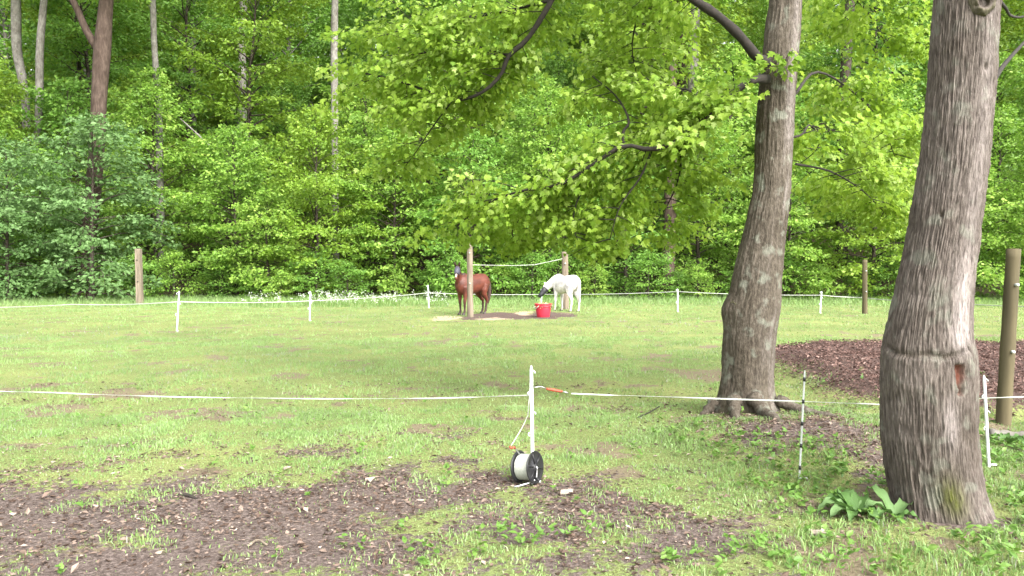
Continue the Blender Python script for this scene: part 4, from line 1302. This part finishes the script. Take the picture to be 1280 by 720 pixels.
def remesh(mb, mat, voxel=.016, smooth_it=5):
    o = mb.build("tmp", None)
    m1 = o.modifiers.new("r", 'REMESH')
    m1.mode = 'VOXEL'
    m1.voxel_size = voxel
    m2 = o.modifiers.new("s", 'SMOOTH')
    m2.factor = .5
    m2.iterations = smooth_it
    dg = bpy.context.evaluated_depsgraph_get()
    me = bpy.data.meshes.new_from_object(o.evaluated_get(dg))
    bpy.data.objects.remove(o)
    me.materials.clear()
    me.materials.append(mat)
    me.polygons.foreach_set("use_smooth", np.ones(len(me.polygons), bool))
    return me

def horse(label, loc, rz, scale, coat, hair, mask, poll, muzzle, neck_mid, stance, blaze=None):
    root = empty("horse", (*loc, zg(*loc)), rz)
    root.scale = (scale,) * 3
    b = MB()
    T = np.array([(-.82, 1.20, .07, .10), (-.77, 1.19, .19, .22), (-.66, 1.18, .265, .31), (-.48, 1.17, .295, .345), (-.25, 1.14, .295, .345), (0, 1.11, .31, .36), (.22, 1.09, .30, .375), (.40, 1.10, .25, .385), (.55, 1.11, .215, .34), (.67, 1.12, .16, .25), (.74, 1.12, .08, .13)])
    T = smooth_path(T, 26)
    b.add(*etube(np.column_stack([T[:, 0], np.zeros(26), T[:, 1]]), np.maximum(T[:, 2], .03), np.maximum(T[:, 3], .03), 22))
    poll, muzzle, neck_mid = np.array(poll), np.array(muzzle), np.array(neck_mid)
    nk = smooth_path(np.array([[.30, 0, 1.20], [.52, 0, 1.24], neck_mid, poll]), 14)
    hw = np.interp(np.linspace(0, 1, 14), [0, .35, .7, 1], [.17, .15, .095, .075])
    hh = np.interp(np.linspace(0, 1, 14), [0, .35, .7, 1], [.32, .27, .17, .125])
    b.add(*etube(nk, hw, hh, 16))
    hd = muzzle - poll
    hl = np.linalg.norm(hd)
    hax = hd / hl
    side = unit(np.cross([0, 0, 1.0], unit(hax * [1, 1, 0] + (neck_mid - [.5, 0, 1.2]) * [.02, .02, 0])))
    hp = np.array([poll + hd * t for t in (-.10, .08, .25, .45, .65, .82, .95, 1.03)])
    hdn = np.cross(hax, side)
    drop = np.array([0, .01, .02, .015, .0, .0, .0, .0])
    hp = hp - np.outer(drop, -hdn if hdn[2] < 0 else hdn)
    b.add(*etube(hp, [.055, .085, .098, .088, .066, .058, .058, .03], [.075, .12, .135, .118, .085, .074, .068, .035], 14, side=side))
    for q, sy in enumerate((1, -1)):
        dx = stance[q]
        L = np.array([(.46, .13 * sy, 1.02, .135), (.44 + dx * .1, .15 * sy, .82, .098), (.44 + dx * .3, .15 * sy, .62, .070), (.46 + dx * .55, .15 * sy, .47, .058), (.455 + dx * .7, .15 * sy, .40, .047), (.45 + dx * .9, .15 * sy, .22, .037), (.45 + dx, .15 * sy, .14, .045), (.48 + dx, .15 * sy, .075, .042), (.50 + dx, .15 * sy, .045, .054), (.51 + dx, .15 * sy, .0, .062)])
        b.add(*tube(L[:, :3], L[:, 3], 12))
        dx = stance[2 + q]
        L = np.array([(-.52, .13 * sy, 1.08, .21), (-.47, .16 * sy, .88, .165), (-.50 + dx * .3, .165 * sy, .74, .115), (-.62 + dx * .5, .16 * sy, .58, .072), (-.68 + dx * .7, .155 * sy, .50, .060), (-.67 + dx * .8, .15 * sy, .42, .049), (-.65 + dx, .15 * sy, .24, .040), (-.64 + dx, .15 * sy, .145, .047), (-.61 + dx, .15 * sy, .08, .043), (-.59 + dx, .15 * sy, .045, .055), (-.58 + dx, .15 * sy, .0, .063)])
        b.add(*tube(L[:, :3], L[:, 3], 12))
    link("body", remesh(b, coat), root)
    upn = -hdn if hdn[2] < 0 else hdn
    upn = unit(upn)
    for sy in (1, -1):
        e0 = poll - hax * .05 + side * .065 * sy + upn * .085
        tip = e0 + upn * .085 + np.array([0, 0, .05]) - hax * .04 + side * .03 * sy
        ear = MB().add(*etube(np.array([e0 - upn * .02, e0 + (tip - e0) * .35, e0 + (tip - e0) * .75, tip]), [.035, .040, .024, .004], [.02, .022, .014, .003], 8, side=side)).build("ear", hair if mask else coat, root)
        ey = poll + hd * .30 + side * .088 * sy + upn * .045
        MB().add(*etube(np.array([ey - side * sy * .012, ey, ey + side * sy * .012]), [.016, .022, .006], [.016, .022, .006], 8)).build("eye", M['black_plastic'], root)
    if mask:
        mp = np.array([poll + hd * t for t in ((.02, .12, .28, .45, .60) if blaze else (.10, .28, .5, .8, 1.05))])
        mk = MB().add(*etube(mp - np.outer([.01, .012, .018, .012, 0], upn), *(([.090, .100, .113, .100, .082], [.135, .143, .150, .130, .104]) if blaze else ([.098, .112, .100, .074, .062], [.14, .15, .125, .09, .07])), 16, side=side)).build("fly_mask", mask, root)
        cheek = poll + hd * .42
        blaze and MB().add(*etube(np.array([poll + hd * .60, poll + hd * .63]), [.086, .080], [.108, .100], 16, side=side)).build("edge_band", M['black_plastic'], mk)
    if blaze:
        MB().add(*etube(np.array([poll + hd * t + upn * (.078 - .02 * t) for t in (.62, .75, .9)]), [.030, .034, .028], [.022, .022, .016], 10, side=side)).build("blaze", blaze, root)
    # mane: locks along the crest
    r3 = np.random.default_rng(int(rz * 100) % 97)
    mm = MB()
    for q in range(26):
        t = 2 + 11 * q / 25
        i = min(int(t), 12)
        c = nk[i] + (nk[i + 1] - nk[i]) * (t - i)
        tn = unit(nk[i + 1] - nk[i])
        s = unit(np.cross([0, 0, 1.0], tn))
        u = np.cross(tn, s)
        hhh = np.interp(t / 13, [0, .35, .7, 1], [.32, .27, .17, .125])
        c0 = c + u * (hhh - .01)
        sd = 1 if r3.random() < .6 else -1
        mm.add(*tube(smooth_path(np.array([c0 - u * .01, c0 + u * .03 + s * .02 * sd, c0 + s * .09 * sd - u * .06 - [0, 0, .02], c0 + s * .11 * sd - u * .14 - [0, 0, .06]]), 6), [.022, .026, .024, .020, .014, .004], 6, cap=False))
    fo = poll + upn * .10
    mm.add(*tube(smooth_path(np.array([fo - hax * .06, fo + upn * .02, fo + hax * .10 + upn * .01, fo + hax * .18]), 6), [.03, .035, .03, .024, .016, .005], 6, cap=False))
    remesh_m = remesh(mm, hair, .012, 2)
    link("mane", remesh_m, root)
    tl = MB()
    for q in range(7):
        o = r3.normal(0, .018, 3)
        tl.add(*tube(smooth_path(np.array([[-.78, 0, 1.30], np.array([-.88, 0, 1.22]) + o * .5, np.array([-.92, 0, .95]) + o, np.array([-.90, 0, .62]) + o * 1.6, np.array([-.88, 0, .40 + r3.uniform(-.05, .05)]) + o * 1.5]), 12), np.interp(np.linspace(0, 1, 12), [0, .2, .6, 1], [.03, .045, .05, .008]), 8))
    link("tail", remesh(tl, hair, .014, 3), root)
    for q, sy in enumerate((1, -1)):
        for (hx, dx) in ((.51, stance[q]), (-.58, stance[2 + q])):
            MB().add(*tube(np.array([[hx + dx - .012, .15 * sy, .058], [hx + dx, .15 * sy, .025], [hx + dx + .006, .15 * sy, -.004]]), [.056, .064, .070], 14)).build("hoof", M['hoof'], root)
    tag(root, label, "horse")
    return root

def mat_coat(name, body, legs, z0=.30, z1=.62, rough=.5):
    m, nt, nd, lk = new_mat(name)
    out = N(nd, "ShaderNodeOutputMaterial")
    b = N(nd, "ShaderNodeBsdfPrincipled")
    b.inputs['Roughness'].default_value = rough
    b.inputs['Specular IOR Level'].default_value = .35
    tc = N(nd, "ShaderNodeTexCoord")
    sx = N(nd, "ShaderNodeSeparateXYZ")
    lk.new(tc.outputs['Object'], sx.inputs[0])
    mr = N(nd, "ShaderNodeMapRange", interpolation_type='SMOOTHSTEP')
    mr.inputs['From Min'].default_value = z0
    mr.inputs['From Max'].default_value = z1
    lk.new(sx.outputs['Z'], mr.inputs['Value'])
    no = N(nd, "ShaderNodeTexNoise")
    no.inputs['Scale'].default_value = 5
    no.inputs['Detail'].default_value = 6
    lk.new(tc.outputs['Object'], no.inputs['Vector'])
    r = ramp(nd, [(.35, tuple(c * .55 for c in body)), (.65, body)])
    lk.new(no.outputs['Fac'], r.inputs['Fac'])
    mx = N(nd, "ShaderNodeMix", data_type='RGBA')
    lk.new(mr.outputs[0], mx.inputs[0])
    mx.inputs[6].default_value = (*legs, 1)
    lk.new(r.outputs['Color'], mx.inputs[7])
    lk.new(mx.outputs[2], b.inputs['Base Color'])
    lk.new(b.outputs[0], out.inputs['Surface'])
    return m
M['hoof'] = mat_plain("hoof", (.06, .05, .045), .6)
M['chestnut'] = mat_coat("chestnut_coat", (.115, .031, .018), (.035, .015, .012))
M['white_coat'] = mat_coat("white_coat", (.74, .71, .70), (.58, .52, .47), z0=.05, z1=.4, rough=.7)
M['dark_hair'] = mat_plain("dark_hair", (.05, .022, .015), .6, col2=(.025, .012, .009), scale=40)
M['white_hair'] = mat_plain("white_hair", (.70, .67, .64), .7, col2=(.5, .46, .42), scale=40)
M['mask_grey'] = mat_plain("mask_mesh", (.085, .08, .115), .55, col2=(.045, .042, .06), scale=90)
M['mask_black'] = mat_plain("mask_black", (.022, .022, .028), .5, col2=(.012, .012, .014), scale=90)
M['blaze'] = mat_plain("blaze_hair", (.62, .52, .46), .7)
hb = G(598, 394)
horse("chestnut horse in a grey fly mask looking at the camera from behind a timber post", (hb[0] - .27, hb[1] + .45), math.radians(-134), .97, M['chestnut'], M['dark_hair'], M['mask_grey'],
      poll=(.86, .20, 1.70), muzzle=(1.13, .42, 1.30), neck_mid=(.70, .05, 1.46), stance=(.02, -.05, .05, -.08), blaze=M['blaze'])
hw_ = G(706, 389)
horse("white pony with a black mask lowering its head behind the red tub", (hw_[0] + .03, hw_[1] + .1), math.radians(124), .93, M['white_coat'], M['white_hair'], M['mask_black'],
      poll=(.86, .34, .98), muzzle=(.94, .66, .60), neck_mid=(.74, .12, 1.14), stance=(.05, -.04, .08, -.06))

# the red tub
M['red_plastic'] = mat_plain("red_plastic", (.56, .035, .06), .45, col2=(.44, .025, .045), scale=6)
tb = G(679, 396)
tub = empty("feed_tub", (tb[0], tb[1], zg(*tb) - .005), .6)
def lathe_z(prof, seg=36):
    a = np.linspace(0, 2 * math.pi, seg, endpoint=False)
    V = np.concatenate([np.column_stack([np.cos(a) * r, np.sin(a) * r, np.full(seg, z)]) for r, z in prof])
    i = np.arange(len(prof) - 1)[:, None] * seg
    j = np.arange(seg)[None]
    k = (j + 1) % seg
    return V, [np.stack([i + j, i + k, i + seg + k, i + seg + j], -1).reshape(-1, 4)]
MB().add(*lathe_z([(.0, .0), (.205, .0), (.215, .015), (.265, .33), (.268, .36), (.285, .362), (.287, .375), (.272, .38), (.277, .43), (.300, .435), (.303, .455), (.292, .462), (.275, .45), (.262, .36), (.205, .03), (.0, .03)])).build("bucket", M['red_plastic'], tub)
for a0 in (0, math.pi):
    aa = np.linspace(-.45, .45, 9)
    p = np.column_stack([np.cos(a0 + aa) * (.315 + .02 * np.cos(aa * 3.4)), np.sin(a0 + aa) * (.315 + .02 * np.cos(aa * 3.4)), .40 - .10 * np.cos(aa * 3.4)])
    MB().add(*tube(p, .011, 7)).build("rope_handle", M['tape'], tub)
hay = MB()
r4 = np.random.default_rng(8)
n = 260
a, q = r4.random(n) * 6.283, np.sqrt(r4.random(n)) * .24
leaves(hay, LEAF2, np.column_stack([np.cos(a) * q, np.sin(a) * q, .36 + .09 * r4.random(n) * (1 - q * 2)]), r4.normal(0, 1, (n, 3)) * [1, 1, .4], r4.normal(0, .5, (n, 3)) + [0, 0, 1], .13, .9)
hayo = hay.build("hay", mat_plain("hay", (.42, .34, .19), .9), tub, smooth=False)
hayo["kind"] = "stuff"
tag(tub, "round red plastic tub in front of the white pony", "tub")

# ------------------------------------------------------------------ small things in the foreground
def long_leaf(root, a, length, width, rise, droop, var, lift=.02):
    n = 9
    t = np.linspace(0, 1, n)
    d = np.array([math.cos(a), math.sin(a), 0])
    s = np.array([-d[1], d[0], 0])
    cen = np.outer(t * length * (1 - .25 * t * droop), d) + np.outer(rise * (t - droop * t ** 2.4) * length + lift, [0, 0, 1.0])
    wv = width * np.sin(np.clip(t * .93 + .07, 0, 1) * math.pi) ** .75 * (1 - .25 * t) + .006
    rip = .012 * np.sin(t * 19 + a * 3)
    V = []
    for i in range(n):
        V += [cen[i] - s * wv[i] / 2 + [0, 0, .25 * wv[i] + rip[i]], cen[i] - s * wv[i] * .25 + [0, 0, .06 * wv[i]], cen[i], cen[i] + s * wv[i] * .25 + [0, 0, .06 * wv[i]], cen[i] + s * wv[i] / 2 + [0, 0, .25 * wv[i] - rip[i]]]
    i = np.arange(n - 1)[:, None] * 5
    j = np.arange(4)[None]
    Q = np.stack([i + j, i + j + 1, i + j + 6, i + j + 5], -1).reshape(-1, 4)
    MB().add(np.array(V), [Q], var).build("leaf", M['dock'], root)
def dock(px, py, label, spec):
    b = G(px, py)
    root = empty("dock_plant", (b[0], b[1], zg(*b)))
    for s in spec:
        long_leaf(root, math.radians(s[0]), *s[1:])
    tag(root, label, "plant", "broad-leaved plants by the furrowed trunk")
dock(1070, 648, "larger broad-leaved dock plant left of the furrowed trunk's foot",
     [(178, .34, .11, .6, 1.05, .8), (205, .30, .10, .45, 1.0, .9), (150, .30, .11, .7, 1.0, .4), (95, .28, .11, .85, .8, .6), (55, .28, .11, .75, .9, .3), (235, .22, .09, .5, 1.1, .5), (290, .24, .095, .5, 1.0, .6), (15, .28, .10, .6, 1.0, .8), (120, .24, .09, 1.0, .8, .2), (345, .22, .08, .45, 1.1, .4)])
dock(1118, 652, "smaller broad-leaved dock plant right against the furrowed trunk",
     [(172, .28, .085, .85, 1.1, .8), (112, .26, .085, 1.15, .6, .7), (30, .26, .09, .7, .9, .8), (205, .24, .075, .6, 1.1, .6), (330, .2, .07, .45, 1.1, .5), (260, .17, .07, .5, 1.0, .3)])
dock(1262, 560, "young leafy dock plant by the fence post at the right edge", [(a, .2, .07, .9, .9, .5 + .2 * math.sin(a)) for a in (10, 80, 150, 210, 280, 330)])

def stick(label, pts, r, mat, name="stick", cat="stick"):
    w = []
    for px, py, dz in pts:
        b = G(px, py)
        w.append([b[0], b[1], zg(*b) + dz])
    sp = smooth_path(np.array(w), 12)
    MB_ = MB().add(*tube(sp, r * (1 + .15 * np.sin(np.arange(12) * 1.7)) * np.linspace(1, .75, 12), 9))
    tag(MB_.build(name, mat), label, cat)
stick("grey log lying in the mulch at the right edge below the leaning timber post", [(1236, 552, .05), (1262, 553, .05), (1300, 556, .06)], .055, M['bark_grey'], "log", "log")
stick("thin dark twig on the grass left of the maple", [(797, 527, .01), (812, 523, .03), (824, 515, .04)], .008, M['twig'])
stick("pale bent stick on the mud in the left foreground", [(312, 682, .015), (322, 677, .02), (334, 681, .01)], .008, M['post_wood'])
stick("short dark stick half in the mud in the left foreground", [(220, 621, .0), (233, 622, .015), (246, 624, .0)], .014, M['twig'])
M['pale_bark'] = mat_plain("pale_bark", (.36, .31, .26), .9, col2=(.2, .16, .13), scale=30, bump=.4)
def scrap(label, px, py, size, mat):
    b = G(px, py)
    r5 = np.random.default_rng(int(px))
    mb = MB()
    a = np.linspace(0, 6.283, 11)[:-1]
    rr = size * r5.uniform(.55, 1.1, 10)
    V = np.column_stack([np.cos(a) * rr, np.sin(a) * rr * .7, r5.uniform(.005, .04, 10)])
    V = np.vstack([V, V * [.96, .96, 1] - [0, 0, .008], [[0, 0, .035]], [[0, 0, .024]]])
    i = np.arange(10)
    k = (i + 1) % 10
    mb.add(V, [np.stack([i, k, k + 10, i + 10], -1), np.stack([np.full(10, 20), i, k], -1), np.stack([np.full(10, 21), k + 10, i + 10], -1)])
    o = mb.build("bark_scrap", mat, smooth=False)
    o.location = (b[0], b[1], zg(*b))
    tag(o, label, "bark scrap")
scrap("pale curled bark scrap in front of the dock plants", 1026, 668, .07, M['pale_bark'])
scrap("whitish scrap on the mud right of the tape reel", 708, 618, .06, M['pale_bark'])
scrap("pale scrap on the mud between reel and left edge, by the grass line", 462, 601, .04, M['pale_bark'])
scrap("pale scrap on grass at the left, above the mud", 358, 587, .04, M['pale_bark'])
